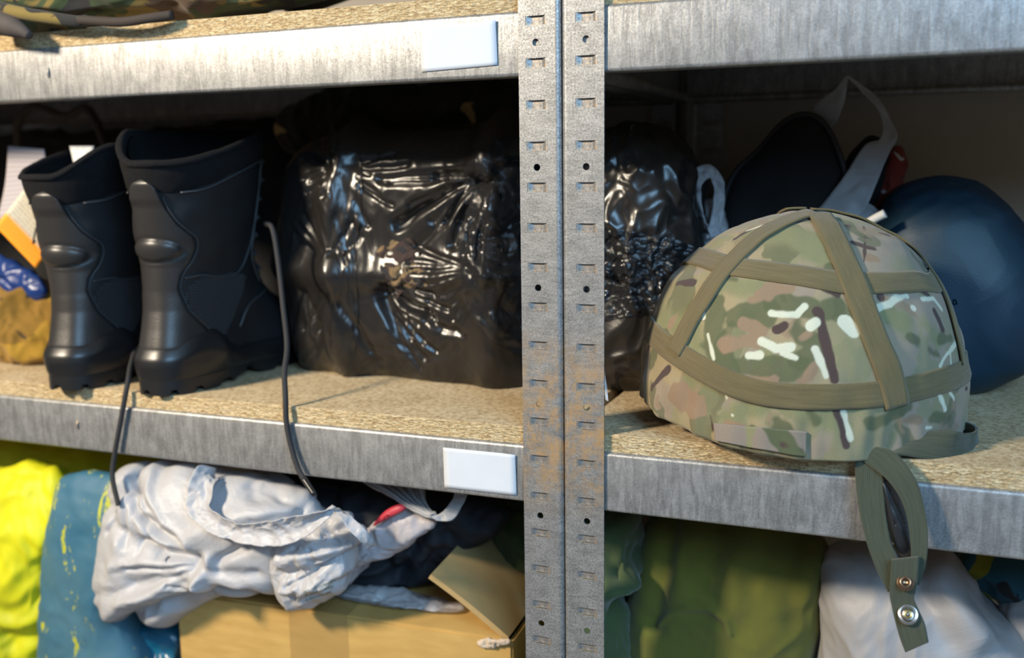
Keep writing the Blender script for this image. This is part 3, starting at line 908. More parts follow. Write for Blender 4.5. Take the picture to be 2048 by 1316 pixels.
        # crossed lace rows
        for k in range(6):
            z = .112+.0205*k
            P = [s.S(np.array([t]), np.array([z+dz]), .006)[0] for t, dz in ((2.62, 0), (2.9, .006), (math.pi, .010), (2*math.pi-2.9, .014), (2*math.pi-2.62, .0205))]
            tube('lace', P, .0018, M_LACE, s.o, n=20, sides=6)
            P = [s.S(np.array([t]), np.array([z+dz]), .0065)[0] for t, dz in ((2*math.pi-2.62, 0), (2*math.pi-2.9, .006), (math.pi, .010), (2.9, .014), (2.62, .0205))]
            tube('lace', P, .0018, M_LACE, s.o, n=20, sides=6)
        # rubber cup around the sole
        T, Z = np.meshgrid(np.linspace(-math.pi, math.pi, 120, endpoint=False), np.linspace(0, 1, 30))
        a = np.abs(T)/math.pi
        topz = .050+.013*sstep(.10, .27, a)-.027*sstep(.29, .42, a)+.014*sstep(.8, 1, a)
        zz = .013+(topz-.013)*Z
        off = .0006+.0052*np.sqrt(np.clip(1-np.abs(2*Z-1)**2.6, 0, 1))+.0012*np.exp(-((Z-.62)/.16)**2)*(a < .4)
        off += .0034*np.exp(-(((a-.315)/.028)**2+((zz-.036)/.011)**2))-.0016*np.exp(-(((a-.375)/.02)**2+((zz-.034)/.014)**2))
        V = s.S(T.ravel(), zz.ravel(), off.ravel())
        make('sole_cup', V, grid_faces(120, 30, True), M_RUBBER, s.o)
        # outsole: heel and forefoot plates with cut lugs
        V = []; F = []
        nt = 160; tt_ = np.linspace(-math.pi, math.pi, nt, endpoint=False)
        ring = s.S(tt_, .014+0*tt_, .004); cen = s.B+s.d*.135
        xl = (ring-s.B)@s.d
        arch = np.exp(-((xl-.105)/.018)**2)
        lug = (np.sin(np.arange(nt)*2*math.pi/nt*17+.4) > -.45)
        zb_ = np.where(lug, .0006, .0062)+.0075*np.clip(arch*1.6, 0, 1)
        zb_ = np.minimum(zb_, .0125)
        r2 = ring.copy(); r2[:, 2] = ZB+zb_; r1 = ring.copy(); r1[:, 2] = ZB+.016
        r3 = cen+(r2-cen)*np.array([.72, .72, 1])
        r3[:, 2] = ZB+.003+.010*np.clip(arch, 0, 1)
        V = np.concatenate([r1, r2, r3, [cen+np.array([0, 0, .012])]])
        F = grid_faces(nt, 3, True)+[(2*nt+i, 2*nt+(i+1) % nt, 3*nt) for i in range(nt)]
        # top sheet closes the sole
        V = np.concatenate([V, [cen+np.array([0, 0, .016])]])
        F += [((i+1) % nt, i, 3*nt+1) for i in range(nt)]
        make('outsole', V, F, M_RUBBER, s.o, smooth=False)
BR = Boot('combat_boot', 'black leather combat boot nearer the black wrapped bundle, laces hanging over the beam', (-.438, .002), (-.05, .9987), (.010, .0), 1)
BL = Boot('combat_boot', 'black leather combat boot at the far left with a white size label inside', (-.547, -.008), (-.17, .985), (-.006, .004), -1, .95)
def P3(L): return [atY(x, y, Y) for x, y, Y in L]
tube('loose_lace', P3([(530,447,.098),(545,458,.088),(556,520,.078),(566,610,.055),(574,690,.03),(569,745,.012),(571,795,.001),(573,845,-.002),(583,895,-.003),(600,945,-.006),(629,989,-.014)]), .0027, M_LACE, BR.o, n=120)
tube('lace_tip', P3([(608,958,-.009),(629,989,-.014)]), .0029, M_RUBBER, BR.o, n=12)
tube('loose_lace', P3([(300,655,.10),(275,690,.07),(262,728,.028),(256,762,.005),(250,795,-.002),(240,850,-.003),(229,910,-.004),(225,955,-.008),(237,1011,-.014)]), .0027, M_LACE, BL.o, n=120)
# size label on the lining of the left boot, pull tab on its collar
M_TAG = plain('woven_label', (.55, .55, .55, 1), .8, 200, .25)
lb = strip('size_label', P3([(139,292,.082),(148,330,.072)]), P3([(188,292,.085),(180,318,.075)]), M_TAG, BL.o, n=12, m=8, thick=.0006)
lb['label'] = 'white woven size label'
# ------------------------------------------------------------------ black wrapped bundles
def fan(c, a0, a1, k, r0, r1, h, w, seed):
    """folds running out of a knot; picture degrees, 0 right, 90 down"""
    rnd = random.Random(seed); L = []
    for i in range(k):
        a = math.radians(a0+(a1-a0)*(i+rnd.uniform(-.3, .3))/max(1, k-1)); b = rnd.uniform(-.12, .12)
        s0, s1 = r0*rnd.uniform(.7, 1.4), r1*rnd.uniform(.55, 1.1); p = []
        for t in np.linspace(0, 1, 5):
            r = s0+(s1-s0)*t; q = a+b*t; p.append((c[0]+r*math.cos(q), c[1]+r*math.sin(q)))
        L.append((p, h*rnd.uniform(.5, 1.2), w*rnd.uniform(.7, 1.5)))
    return L
def bundle_relief(Y0, vlines, hline, fans, seed=0):
    """film pulled tight by bands: grooves along the bands, folds running into them"""
    vl = [atY(x, 500, Y0)[0] for x in vlines]; hz = atY(hline[0], hline[1], Y0)[2]
    fl = folds(sum(fans, []), Y0)
    def f(V):
        x, y, z = V.T; o = np.zeros(len(V))
        for X in vl: o -= .014*np.exp(-((x-X)/.020)**2)
        o -= .009*np.exp(-((z-hz)/.018)**2)
        front = sstep(.26, .20, y)
        o += fl(V+.004*np.stack([noise(V, 30, seed), 0*x, noise(V, 30, seed+1)], 1))*front
        o += .0045*noise(V, 13, seed+5)+.0011*creases(V*np.array([1, 1, .5]), 34, 2, seed+7)
        return o
    return f
BZ = ZB+.0006
B1 = thing('wrapped_bundle', 'black plastic wrapped bundle tied with bands, beside the boots', 'bundle')
OUT1 = [(574,440),(586,340),(625,288),(700,262),(820,256),(930,246),(1030,240),(1090,250),(1103,340),(1106,520),(1106,700),(1100,782),(1030,793),(900,778),(790,756),(690,745),(640,742),(612,700),(596,630),(588,560),(576,500)]
puff('plastic_wrap', OUT1, .205, .075, .10, M_BLACKFILM, B1, bundle_relief(.15, (690, 985), (800, 545), [
    fan((690,330), 100, 260, 13, 15, 95, .0048, .0030, 1), fan((690,340), -30, 80, 9, 18, 120, .0030, .0026, 2),
    fan((985,345), 95, 185, 15, 20, 190, .0060, .0034, 3), fan((985,345), -60, 70, 8, 15, 80, .0035, .0026, 4),
    fan((690,560), 60, 130, 9, 30, 170, .0030, .0030, 5), fan((690,520), 200, 320, 11, 20, 120, .0028, .0028, 6),
    fan((760,560), 15, 65, 10, 30, 210, .0056, .0034, 7), fan((985,540), 110, 200, 9, 20, 140, .0030, .0026, 8),
    fan((850,720), 180, 350, 9, 20, 110, .0022, .0030, 9), fan((620,560), 70, 110, 6, 20, 160, .0030, .0030, 10)], 1), n=330, rings=120, pw=4.5, zmin=BZ)
def shell(name, outline, src, lift, mat, parent, disp=None, n=120, rings=40):
    """skin lying on another mesh, following its front"""
    me = src.data; V0 = [v.co.copy() for v in me.vertices]; bv = BVHTree.FromPolygons(V0, [tuple(p.vertices) for p in me.polygons])
    O = spline(np.array(outline, float), n, True); c = O.mean(0)
    V = []; ok = True
    cen = []; s_ = np.linspace(0, 1, rings+1)[1:]
    last = None
    for k in [0.]+list(s_):
        for i in range(n if k else 1):
            p = c+(O[i]-c)*k
            d = Vector(ray(*p)).normalized(); loc, nor, _, _ = bv.ray_cast(Vector(CAM), d)
            if loc is None:
                loc, nor, _, _ = bv.find_nearest(Vector(CAM+np.array(d)*1.05))
            V.append(np.array(loc)+(-np.array(d)*.5+np.array(nor)*.5*(1 if nor.dot(d) < 0 else -1))*lift)
    V = np.array(V)
    F = [(0, 1+i, 1+(i+1) % n) for i in range(n)]+grid_faces(n, rings, True, False, 1)
    N = normals(V, F)
    if disp is not None: V = V+N*disp(V)[:, None]
    return make(name, V, F, mat, parent)
W1 = [c for c in B1.children if c.name.startswith('plastic_wrap')][0]
M_TORN = camo('torn_parcel', [(.17, .11, .05, 1), ((.035, .018, .014, 1), .44), ((.012, .012, .014, 1), .52)], 34)
M_TAPE = clear('packing_tape', (.02, .02, .022, 1), .10, 40, .75)
shell('torn_opening', [(752,506),(764,492),(778,494),(784,480),(800,484),(812,476),(828,482),(824,498),(842,506),(830,522),(852,538),(838,552),(856,572),(832,574),(828,596),(808,582),(792,600),(786,572),(768,578),(772,548),(756,540),(764,522)], W1, .0006, M_TORN, B1, lambda V: .0030*creases(V, 50, 3, 3), 130, 26)
sh = lambda V: .0040*creases(V, 26, 3, 5)+.0006*noise(V, 90, 3)
shell('clear_tape', [(935,330),(1000,318),(1060,325),(1062,520),(1060,700),(1000,690),(950,640),(920,560),(930,440)], W1, .0035, M_TAPE, B1, sh, 110, 44)
shell('binding_band', [(655,318),(718,312),(722,420),(712,520),(716,640),(700,735),(668,736),(664,640),(672,520),(660,420)], W1, .0012, M_BLACKFILM, B1, lambda V: .0012*creases(V*np.array([1, 1, .4]), 80, 2, 9), 110, 20)
B2 = thing('wrapped_bundle', 'black bundle in shiny clear film between the posts and the helmet', 'bundle')
OUT2 = [(1150,270),(1200,252),(1260,244),(1320,252),(1370,290),(1398,350),(1405,450),(1402,560),(1395,660),(1370,740),(1330,795),(1250,800),(1150,798),(1132,700),(1128,500),(1135,340)]
puff('plastic_wrap', OUT2, .225, .075, .09, M_BLACKFILM, B2, lambda V: .0050*creases(V*np.array([1, 1, .7]), 17, 3, 12)+.004*noise(V, 12, 3), n=260, rings=100, pw=4, zmin=BZ)
W2 = [c for c in B2.children if c.name.startswith('plastic_wrap')][0]
M_FILM2 = clear('stretch_film', (.014, .015, .017, 1), .11, 50, .8)
shell('clear_film', [(1160,470),(1230,462),(1310,470),(1392,500),(1396,560),(1380,615),(1300,625),(1220,640),(1160,640)], W2, .0025, M_FILM2, B2, lambda V: .0036*creases(V, 58, 3, 22), 180, 64)
# scrap of film caught on the right post
o = strip('film_scrap', P3([(1207,738,.002),(1209,772,.001),(1211,800,0)]), P3([(1208,735,.006),(1214,775,.003),(1217,803,0)]), M_CLEARSHEET, None, n=16, m=5, thick=.0003); tag(o, 'tiny shred of clear film caught on the edge of the right post', 'film scrap')

# ------------------------------------------------------------------ behind and above the bundles
o = puff('camouflage_jacket', [(560,260),(585,205),(650,170),(760,165),(850,180),(930,160),(1010,170),(1100,190),(1110,280),(1050,330),(900,330),(740,330),(620,320)], .31, .05, .05, M_WOODSHADE, None,
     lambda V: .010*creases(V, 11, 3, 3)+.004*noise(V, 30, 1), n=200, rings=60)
o.name = 'camouflage_jacket'; tag(o, 'woodland camouflage jacket, colours darkened for shade, stuffed on top of the wrapped bundle', 'jacket')
M_BLACKCLOTH = plain('black_cloth', (.008, .008, .009, 1), .9, 40, .3, .3, 500)
H = thing('holdall', 'black holdall with drooping carry handle at the back behind the boots', 'bag')
puff('body', [(-60,420),(-40,300),(60,262),(220,262),(400,250),(560,240),(620,300),(610,500),(590,680),(300,640),(0,690),(-70,600)], .37, .03, .05, M_BLACKCLOTH, H, lambda V: .006*creases(V, 12, 2, 4), n=140, rings=40, pw=5, zmin=ZB+.001)
tube('carry_handle', P3([(36,300,.32),(38,240,.31),(70,214,.31),(130,232,.31),(168,216,.31),(190,240,.31),(215,300,.32)]), .006, plain('handle_strap', (.035, .03, .03, 1), .8), H, n=60, sides=10)
# swing tags and the packet they hang on
M_CARD = Mat('swing_tag_card', rough=.7)
tc = M_CARD.node('ShaderNodeTexCoord'); sx = M_CARD.node('ShaderNodeSeparateXYZ'); M_CARD.t.links.new(tc.outputs['UV'], sx.inputs[0])
ln = M_CARD.math('SINE', M_CARD.math('MULTIPLY', sx.outputs[0], 2*math.pi/.0042))
tx = M_CARD.math('MULTIPLY', M_CARD.ramp(ln, [(.62, g(0)), (.7, g(1))]), M_CARD.ramp(M_CARD.noise(420, 2, M_CARD.coord((.3, 1, 1), 'UV')), [(.42, g(0)), (.5, g(1))]))
body = M_CARD.mix(M_CARD.math('MULTIPLY', tx, .6), (.62, .56, .44, 1), (.16, .15, .13, 1))
edge = M_CARD.ramp(sx.outputs[0], [(.044, g(0)), (.0445, g(1))])
M_CARD.set('col', M_CARD.mix(edge, body, (.95, .33, .01, 1)))
TG = thing('swing_tag', 'cream cardboard swing tag with orange lower edge beside the left boot', 'tag')
def card(name, cor, mat, parent, thick=.0009, n=16, m=16, bow=.004):
    c = [np.array(p) for p in cor]; V = []; UV = []
    h = np.linalg.norm(c[3]-c[0]); w_ = np.linalg.norm(c[1]-c[0])
    nn = np.cross(c[1]-c[0], c[3]-c[0]); nn /= np.linalg.norm(nn)
    for j in range(m):
        for i in range(n):
            u, v_ = i/(n-1), j/(m-1)
            V.append((c[0]*(1-u)+c[1]*u)*(1-v_)+(c[3]*(1-u)+c[2]*u)*v_+nn*bow*math.sin(math.pi*v_)); UV.append((v_*h, u*w_))
    o = make(name, V, grid_faces(n, m), mat, parent, uv=UV); solid(o, thick, 0); return o
cc_ = card('card', P3([(60,362,.075),(140,447,.095),(72,537,.07),(-10,452,.05)]), M_CARD.m, TG)
tube('tag_string', P3([(88,418,.066),(74,452,.064),(66,486,.062),(70,482,.06)]), .0011, M_LACE, TG, n=30, sides=6)
M_LEAF = Mat('leaflet_paper', rough=.7)
wv2 = M_LEAF.math('SINE', M_LEAF.math('MULTIPLY', M_LEAF.node('ShaderNodeSeparateXYZ', i_0=M_LEAF.coord((1, 1, 1), 'UV')).outputs[0], 2*math.pi/.006))
M_LEAF.set('col', M_LEAF.mix(M_LEAF.math('MULTIPLY', M_LEAF.ramp(wv2, [(.6, g(0)), (.7, g(1))]), .35), (.42, .38, .40, 1), (.15, .14, .15, 1)))
o = card('leaflet', P3([(16,292,.10),(88,298,.10),(92,420,.10),(-6,440,.10)]), M_LEAF.m, None); tag(o, 'pale printed leaflet standing upright behind the left boot', 'leaflet')
M_BLUEPACK = film('blue_packet', (.01, .035, .16, 1), .3, .3, 40)
o = puff('plastic_packet', [(-40,500),(20,520),(70,545),(90,575),(85,600),(40,600),(-10,560),(-50,560)], .10, .012, .012, M_BLUEPACK, None, lambda V: .003*creases(V, 30, 2, 5), n=80, rings=24); tag(o, 'small blue plastic packet under the swing tag by the left boot', 'packet')
M_MUSTARD = camo('mustard_cloth', [(.30, .17, .012, 1), ((.19, .10, .008, 1), .48), ((.045, .028, .006, 1), .60)], 13)
o = puff('rolled_garment', [(-90,520),(-30,520),(40,550),(95,580),(140,620),(150,680),(140,722),(80,735),(0,740),(-90,735)], .115, .05, .06, M_MUSTARD, None, lambda V: .007*creases(V*np.array([1, 1, .6]), 20, 3, 8)+.004*noise(V, 20, 2), n=150, rings=50, zmin=ZB+.0006); tag(o, 'mustard and brown rolled garment at the left end of the middle shelf', 'garment')

# ------------------------------------------------------------------ right bay, behind the helmet
def crumple(a, f, seed, b=.001): return lambda V: a*creases(V, f, 3, seed)+b*noise(V, f*3, seed+2)
WB = thing('carrier_bag', 'crumpled white carrier bag with looped handle against the shiny bundle', 'bag')
puff('body', [(1392,420),(1420,400),(1450,420),(1470,520),(1480,640),(1440,690),(1400,640),(1380,560),(1378,480)], .27, .02, .03, M_WHITEBAG, WB, crumple(.004, 30, 3), n=110, rings=36)
strip('handle', P3([(1385,440,.24),(1372,390,.235),(1385,345,.235),(1420,328,.24),(1446,360,.245),(1448,420,.245),(1438,470,.24)]), P3([(1425,480,.225),(1405,420,.22),(1402,375,.225),(1420,356,.235),(1428,380,.24),(1424,425,.24),(1410,480,.235)]), M_WHITEBAG, WB, n=70, m=14, thick=.0006, disp=lambda V, UV: .0025*creases(V, 45, 2, 6))
PB = thing('black_case', 'black soft case with piped rounded edge leaning behind the helmet', 'case')
po = [(1448,520),(1444,440),(1452,385),(1475,340),(1520,298),(1550,262),(1578,238),(1606,229),(1636,236),(1660,265),(1680,312),(1692,360),(1698,440),(1690,540),(1600,600),(1500,600)]
puff('body', po, .30, .022, .03, M_BLACKCLOTH, PB, lambda V: .003*noise(V, 16, 3), n=160, rings=40, pw=5, zmin=ZB+.001)
tube('piping', P3([(x, y, .292) for x, y in po[1:13]]), .0032, plain('case_piping', (.02, .02, .022, 1), .6), PB, n=120)
puff('pocket', [(1690,330),(1720,285),(1745,270),(1770,290),(1775,360),(1740,420),(1700,420)], .33, .02, .03, M_BLACKCLOTH, PB, None, n=60, rings=20)
TB = thing('carrier_bag', 'thin white carrier bag with tall upright handles behind the helmet', 'bag')
puff('body', [(1650,440),(1700,400),(1760,420),(1770,520),(1740,620),(1660,640),(1630,540)], .29, .015, .02, M_HANDLE, TB, crumple(.003, 26, 5), n=90, rings=30)
thin = lambda V, UV: .003*creases(V, 24, 2, 8)
strip('handle', P3([(1630,425,.27),(1655,395,.272),(1690,350,.275),(1722,300,.28),(1742,285,.285),(1762,275,.285),(1765,240,.29),(1748,210,.295),(1705,165,.30),(1692,152,.30)]), P3([(1715,440,.268),(1735,410,.27),(1752,370,.275),(1768,330,.28),(1782,300,.285),(1795,275,.285),(1788,250,.29),(1768,215,.295),(1745,185,.30),(1696,150,.30)]), M_HANDLE, TB, n=90, m=12, thick=.0005, disp=thin)
strip('handle', P3([(1692,152,.30),(1668,180,.305),(1640,200,.31),(1620,225,.315),(1618,245,.32),(1640,300,.32)]), P3([(1696,152,.30),(1690,200,.305),(1675,240,.31),(1660,262,.315),(1668,300,.32),(1680,330,.32)]), M_HANDLE, TB, n=60, m=10, thick=.0005, disp=thin)
M_RED = camo('red_sack_print', [(.20, .022, .012, 1), ((.55, .52, .50, 1), .62)], 38)
o = puff('red_sack', [(1755,420),(1765,360),(1775,320),(1790,292),(1806,300),(1812,330),(1800,375),(1785,420),(1790,520),(1755,540)], .34, .03, .03, M_RED, None, crumple(.004, 26, 8), n=80, rings=28); tag(o, 'red sack with white spots behind the dark blue bag', 'sack')
M_NAVY = plain('navy_nylon', (.007, .030, .055, 1), .50, 7, .12, .25, 700, spec=.35)
NB = thing('stuff_sack', 'large round dark blue nylon sack at the right end of the shelf', 'sack')
puff('body', [(1742,560),(1745,455),(1775,390),(1830,358),(1900,350),(1970,372),(2030,420),(2085,520),(2100,640),(2070,730),(2010,768),(1950,792),(1880,800),(1800,790),(1755,700)], .30, .085, .07, M_NAVY, NB, lambda V: .003*noise(V, 8, 3)+.0022*creases(V*np.array([1, 1, .7]), 9, 3, 6)+folds([([(1790,410),(1860,385),(1940,385),(2010,430)],-.0035,.006)], .24)(V), n=220, rings=80, pw=3, zmin=ZB+.0006)
tube('drawcord_end', P3([(1735,446,.215),(1752,436,.212),(1770,427,.21)]), .0042, plain('cord_end', (.62, .60, .55, 1), .6), NB, n=14)

# ------------------------------------------------------------------ chin strap of the helmet
def wstrip(name, L, n=70, m=13, thick=.0022):
    return strip(name, P3([(a[0], a[1], a[4]) for a in L]), P3([(a[2], a[3], a[4] if len(a) < 6 else a[5]) for a in L]), M_CHIN, HEL, n=n, m=m, thick=thick)
# left limb of the loop (wraps behind), then the right limb crossing in front of it
wstrip('chin_strap', [(1710,905,1765,925,-.004),(1711,960,1768,975,-.0065),(1718,1020,1772,1030,-.010),(1732,1080,1782,1085,-.014),(1752,1135,1797,1120,-.016),(1776,1184,1800,1165,-.018)])
wstrip('chin_strap', [(1698,908,1748,893,-.004,-.0),(1730,925,1790,905,-.006,-.003),(1775,960,1830,955,-.0095,-.009),(1805,1005,1848,1010,-.012,-.012),(1818,1060,1856,1070,-.015,-.015),(1822,1115,1852,1125,-.018,-.018),(1815,1150,1838,1170,-.019,-.019)])
o = wstrip('snap_tab', [(1783,1119,1838,1113,-.022),(1781,1150,1836,1150,-.0225),(1779,1185,1832,1180,-.0225),(1782,1205,1828,1198,-.022),(1790,1240,1838,1222,-.023),(1800,1275,1850,1250,-.025),(1811,1304,1857,1284,-.027)], thick=.0030)
M_BRASS = Mat('worn_brass', metal=1., rough=.32, col=(.30, .20, .13, 1)).m
M_STEEL = Mat('nickel_stud', metal=1., rough=.25, col=(.55, .52, .50, 1)).m
def lathe(name, c, n, prof_, mat, parent, seg=36):
    n = np.array(n, float); n /= np.linalg.norm(n); a = np.cross(n, [0, 0, 1]); a /= np.linalg.norm(a); b = np.cross(n, a)
    V = [np.array(c)+r*(a*math.cos(2*math.pi*k/seg)+b*math.sin(2*math.pi*k/seg))+n*h for r, h in prof_ for k in range(seg)]
    F = grid_faces(seg, len(prof_), True)
    return make(name, V, F, mat, parent)
vn = -ray(1812, 1190); vn = vn/np.linalg.norm(vn); vn = vn+np.array([0, 0, .15])
lathe('press_stud', atY(1811,1165,-.0245), vn, [(.0064, -.001), (.0064, .0006), (.0058, .0012), (.0045, .0014), (.0042, .0034), (.0036, .0040), (.0028, .0036), (.0026, .0008), (.0001, .0006)], M_BRASS, HEL)
lathe('press_stud', atY(1816,1229,-.0252), vn, [(.0078, -.001), (.0078, .0010), (.0070, .0024), (.0058, .0026), (.0050, .0016), (.0046, .0004), (.0030, .0002), (.0028, .0016), (.0022, .0019), (.0014, .0014), (.0012, .0002), (.0001, .0001)], M_STEEL, HEL)
lathe('stud_ring', atY(1816,1229,-.0260), vn, [(.0031, .0010), (.0031, .0022), (.0026, .0026), (.0018, .0024), (.0016, .0010)], Mat('yellow_brass', metal=1., rough=.3, col=(.62, .48, .20, 1)).m, HEL)
# dark moulded chin cup between the limbs
CU = [(1766,962),(1782,990),(1800,1030),(1815,1068),(1822,1100),(1812,1112),(1798,1108),(1786,1080),(1776,1040),(1768,1000)]
puff('chin_cup', CU, -.006, .006, .004, plain('chin_cup_hide', (.018, .019, .021, 1), .32, 0, bump=.1, bscale=300), HEL, lambda V: .0006*noise(V, 90, 2), n=70, rings=20)
# loop lying on the board to the right of the helmet
wstrip('strap_loop', [(1770,912,1800,885,.004,.02),(1800,910,1830,872,.005,.024),(1840,916,1868,862,.012,.03),(1880,920,1910,862,.022,.034),(1918,918,1926,866,.036,.044),(1938,905,1938,866,.05,.055),(1952,888,1952,862,.062,.064),(1955,882,1950,852,.074,.074),(1940,872,1932,844,.085,.086),(1915,866,1905,842,.095,.095)], n=90)
# ------------------------------------------------------------------ lower shelf, left bay
ZLOW = ZBX+.0006
ZUND = ZLB-.0015       # nothing on the lower shelf rises above the underside of the beam in front
M_YELLOW = plain('yellow_nylon', (.55, .54, .003, 1), .6, 9, .2, .2, 60)
M_BLUEPAINT = Mat('blue_sack_print', rough=.6)
f1 = M_BLUEPAINT.noise(22, 6, M_BLUEPAINT.coord((1.4, 1, .55)), .75, .5); f2 = M_BLUEPAINT.noise(9, 4, None, .6)
base = M_BLUEPAINT.mix(M_BLUEPAINT.ramp(f2, [(.38, g(0)), (.62, g(1))]), (.022, .105, .175, 1), (.050, .135, .185, 1))
base = M_BLUEPAINT.mix(M_BLUEPAINT.ramp(f1, [(.57, g(0)), (.60, g(1))]), base, (.40, .41, .02, 1))
M_BLUEPAINT.set('col', base); M_BLUEPAINT.bump(M_BLUEPAINT.noise(200, 3), .15, .001); M_BLUEPAINT = M_BLUEPAINT.m
M_TEAL = film('teal_film', (.008, .095, .17, 1), .25, .3, 40)
M_NAVYCLOTH = plain('navy_cloth', (.010, .013, .020, 1), .75, 12, .3, .2, 400)
M_OLIVE = plain('olive_fleece', (.105, .105, .012, 1), .95, 9, .22, .3, 900, sheen=.2)
M_DKGREEN = plain('green_fleece', (.040, .062, .020, 1), .95, 9, .25, .3, 900, sheen=.2)
o = puff('yellow_sack', [(-90,960),(-20,940),(60,925),(120,945),(150,1000),(145,1100),(130,1220),(125,1320),(130,1480),(60,1640),(-90,1640)], .055, .05, .06, M_YELLOW, None,
     lambda V: .007*creases(V*np.array([1, 1, .7]), 15, 3, 4)+.003*noise(V, 30, 2), n=200, rings=70, pw=3, zmin=ZLOW, zmax=ZUND); tag(o, 'bright yellow glossy sack at the lower left corner', 'sack')
o = puff('yellow_vest', [(-90,950),(-60,885),(40,868),(130,880),(200,890),(290,905),(330,930),(300,1060),(200,1100),(0,1100)], .19, .04, .05, M_YELLOW, None,
     lambda V: .006*creases(V, 14, 2, 9), n=120, rings=40, zmax=ZUND); tag(o, 'crumpled yellow garment in shade behind the blue sack', 'garment')
o = puff('blue_sack', [(122,962),(150,946),(195,944),(240,950),(262,985),(262,1060),(250,1150),(252,1240),(290,1330),(310,1500),(290,1640),(90,1640),(84,1480),(86,1300),(92,1150),(104,1050)], .03, .030, .05, M_BLUEPAINT, None,
     lambda V: .003*noise(V*np.array([1, 1, .4]), 22, 4)+.0015*creases(V, 20, 2, 8), n=170, rings=60, pw=4, zmin=ZLOW); tag(o, 'dusty blue sack flecked with yellow, between yellow sack and white bag', 'sack')
o = puff('teal_sack', [(232,1215),(280,1210),(340,1225),(375,1260),(380,1340),(370,1500),(360,1640),(240,1640),(236,1500),(232,1330)], .075, .05, .05, M_TEAL, None,
     lambda V: .007*creases(V, 22, 3, 14), n=120, rings=50, pw=3, zmin=ZLOW); tag(o, 'shiny teal plastic sack under the white carrier bag', 'sack')

# cardboard box
M_CARDB = Mat('cardboard', rough=.8)
cn = M_CARDB.noise(120, 4, M_CARDB.coord((.25, .25, 1))); M_CARDB.set('col', M_CARDB.ramp(cn, [(.3, (.42, .25, .068, 1)), (.7, (.50, .31, .092, 1))])); M_CARDB.bump(cn, .1, .0008); M_CARDB = M_CARDB.m
M_CARDIN = plain('cardboard_inside', (.38, .255, .105, 1), .85, 10, .06)
BX = thing('cardboard_box', 'open brown cardboard box with raised torn flap, on the lower shelf', 'box')
FL = atY(357, 1187, .030); FR = atZ(1022, 1283, FL[2])
ex = FR-FL; bw = np.linalg.norm(ex); ex = ex/bw; ey = np.array([-ex[1], ex[0], 0.]); bd = .26
def slab(name, c, th_, mat, parent, nrm=None, jag=None, n=1, m=1):
    """flat panel from four corners with real thickness"""
    c = [np.array(q, float) for q in c]; V = []
    for j in range(m+1):
        for i in range(n+1):
            u, v_ = i/n, j/m
            V.append((c[0]*(1-u)+c[1]*u)*(1-v_)+(c[3]*(1-u)+c[2]*u)*v_)
    V = np.array(V)
    if jag is not None: V = jag(V)
    o = make(name, V, grid_faces(n+1, m+1), mat, parent, smooth=False); solid(o, th_, 0); return o
zt_ = FL[2]; zb_ = ZLOW+.0015
def lowpt(p): return np.array([p[0], p[1], zb_])
BLc, BRc = FL+ey*bd, FR+ey*bd
slab('front_panel', [lowpt(FL), lowpt(FR), FR, FL], .004, M_CARDB, BX)
slab('back_panel', [lowpt(BLc), lowpt(BRc), BRc, BLc], .004, M_CARDB, BX)
slab('side_panel', [lowpt(FL), lowpt(BLc), BLc, FL], .004, M_CARDB, BX)
slab('side_panel', [lowpt(FR), lowpt(BRc), BRc, FR], .004, M_CARDB, BX)
slab('bottom_panel', [lowpt(FL), lowpt(FR), lowpt(BRc), lowpt(BLc)], .003, M_CARDB, BX)
up = np.array([0, 0, 1.])
slab('top_flap', [FL+up*.001, FR+up*.001-ex*.01, FR+ey*.125+up*.004-ex*.02, FL+ey*.125+up*.004], .004, M_CARDB, BX, n=20, m=6)
slab('top_flap', [BLc+up*.001, BRc+up*.001, BRc-ey*.125+up*.006, BLc-ey*.125+up*.006], .004, M_CARDIN, BX)
f0 = FR-ex*.004+up*.002; ff = atY(855, 1152, f0[1]-.012); fb = ff+ey*.24+up*.012+ex*.004
fo = slab('raised_flap', [f0, f0+ey*.26, fb, ff], .0055, M_CARDIN, BX, n=24, m=16, jag=lambda V: V+np.outer(0.0003*noise(V, 40, 3)+.004*np.sin(np.clip((V-f0)@up/.07, 0, 1)*math.pi), ex))
fo2 = slab('raised_flap', [BRc-ex*.02+up*.003, BRc-ex*.26+up*.003, BRc-ex*.24+ey*-.01+up*.10, BRc-ex*.03-ey*.01+up*.11], .005, M_CARDIN, BX)
M_TAPEB = clear('parcel_tape', (.50, .33, .12, 1), .22, 20, .25)
t0, t1 = .36*bw, .54*bw
slab('parcel_tape', [FL+ex*t0-ey*.0024-up*.09, FL+ex*t1-ey*.0024-up*.09, FL+ex*t1-ey*.0024+up*.002, FL+ex*t0-ey*.0024+up*.002], .0002, M_TAPEB, BX)
slab('parcel_tape', [FL+ex*t0-ey*.0024+up*.0035, FL+ex*t1-ey*.0024+up*.0035, FL+ex*t1+ey*.10+up*.0068, FL+ex*t0+ey*.10+up*.0068], .0002, M_TAPEB, BX)
# torn paper at the front right corner
cp = FR-ex*.012+up*.001-ey*.003
puff('torn_edge', [(955,1283),(975,1276),(1000,1278),(1022,1280),(1012,1290),(985,1296),(962,1292)], cp[1]-.001, .003, .002, plain('torn_paper', (.50, .40, .30, 1), .9), BX, lambda V: .002*creases(V, 120, 2, 3), n=50, rings=10)
o = puff('plastic_sheet', [(640,1188),(720,1178),(800,1182),(880,1205),(925,1225),(900,1240),(820,1232),(730,1222),(650,1212)], .085, .02, .02, M_CLEARSHEET, None, lambda V: .004*creases(V, 36, 3, 6), n=110, rings=36, zmin=zt_+.008); tag(o, 'clear crinkled plastic sheet lying on the cardboard box', 'plastic sheet')

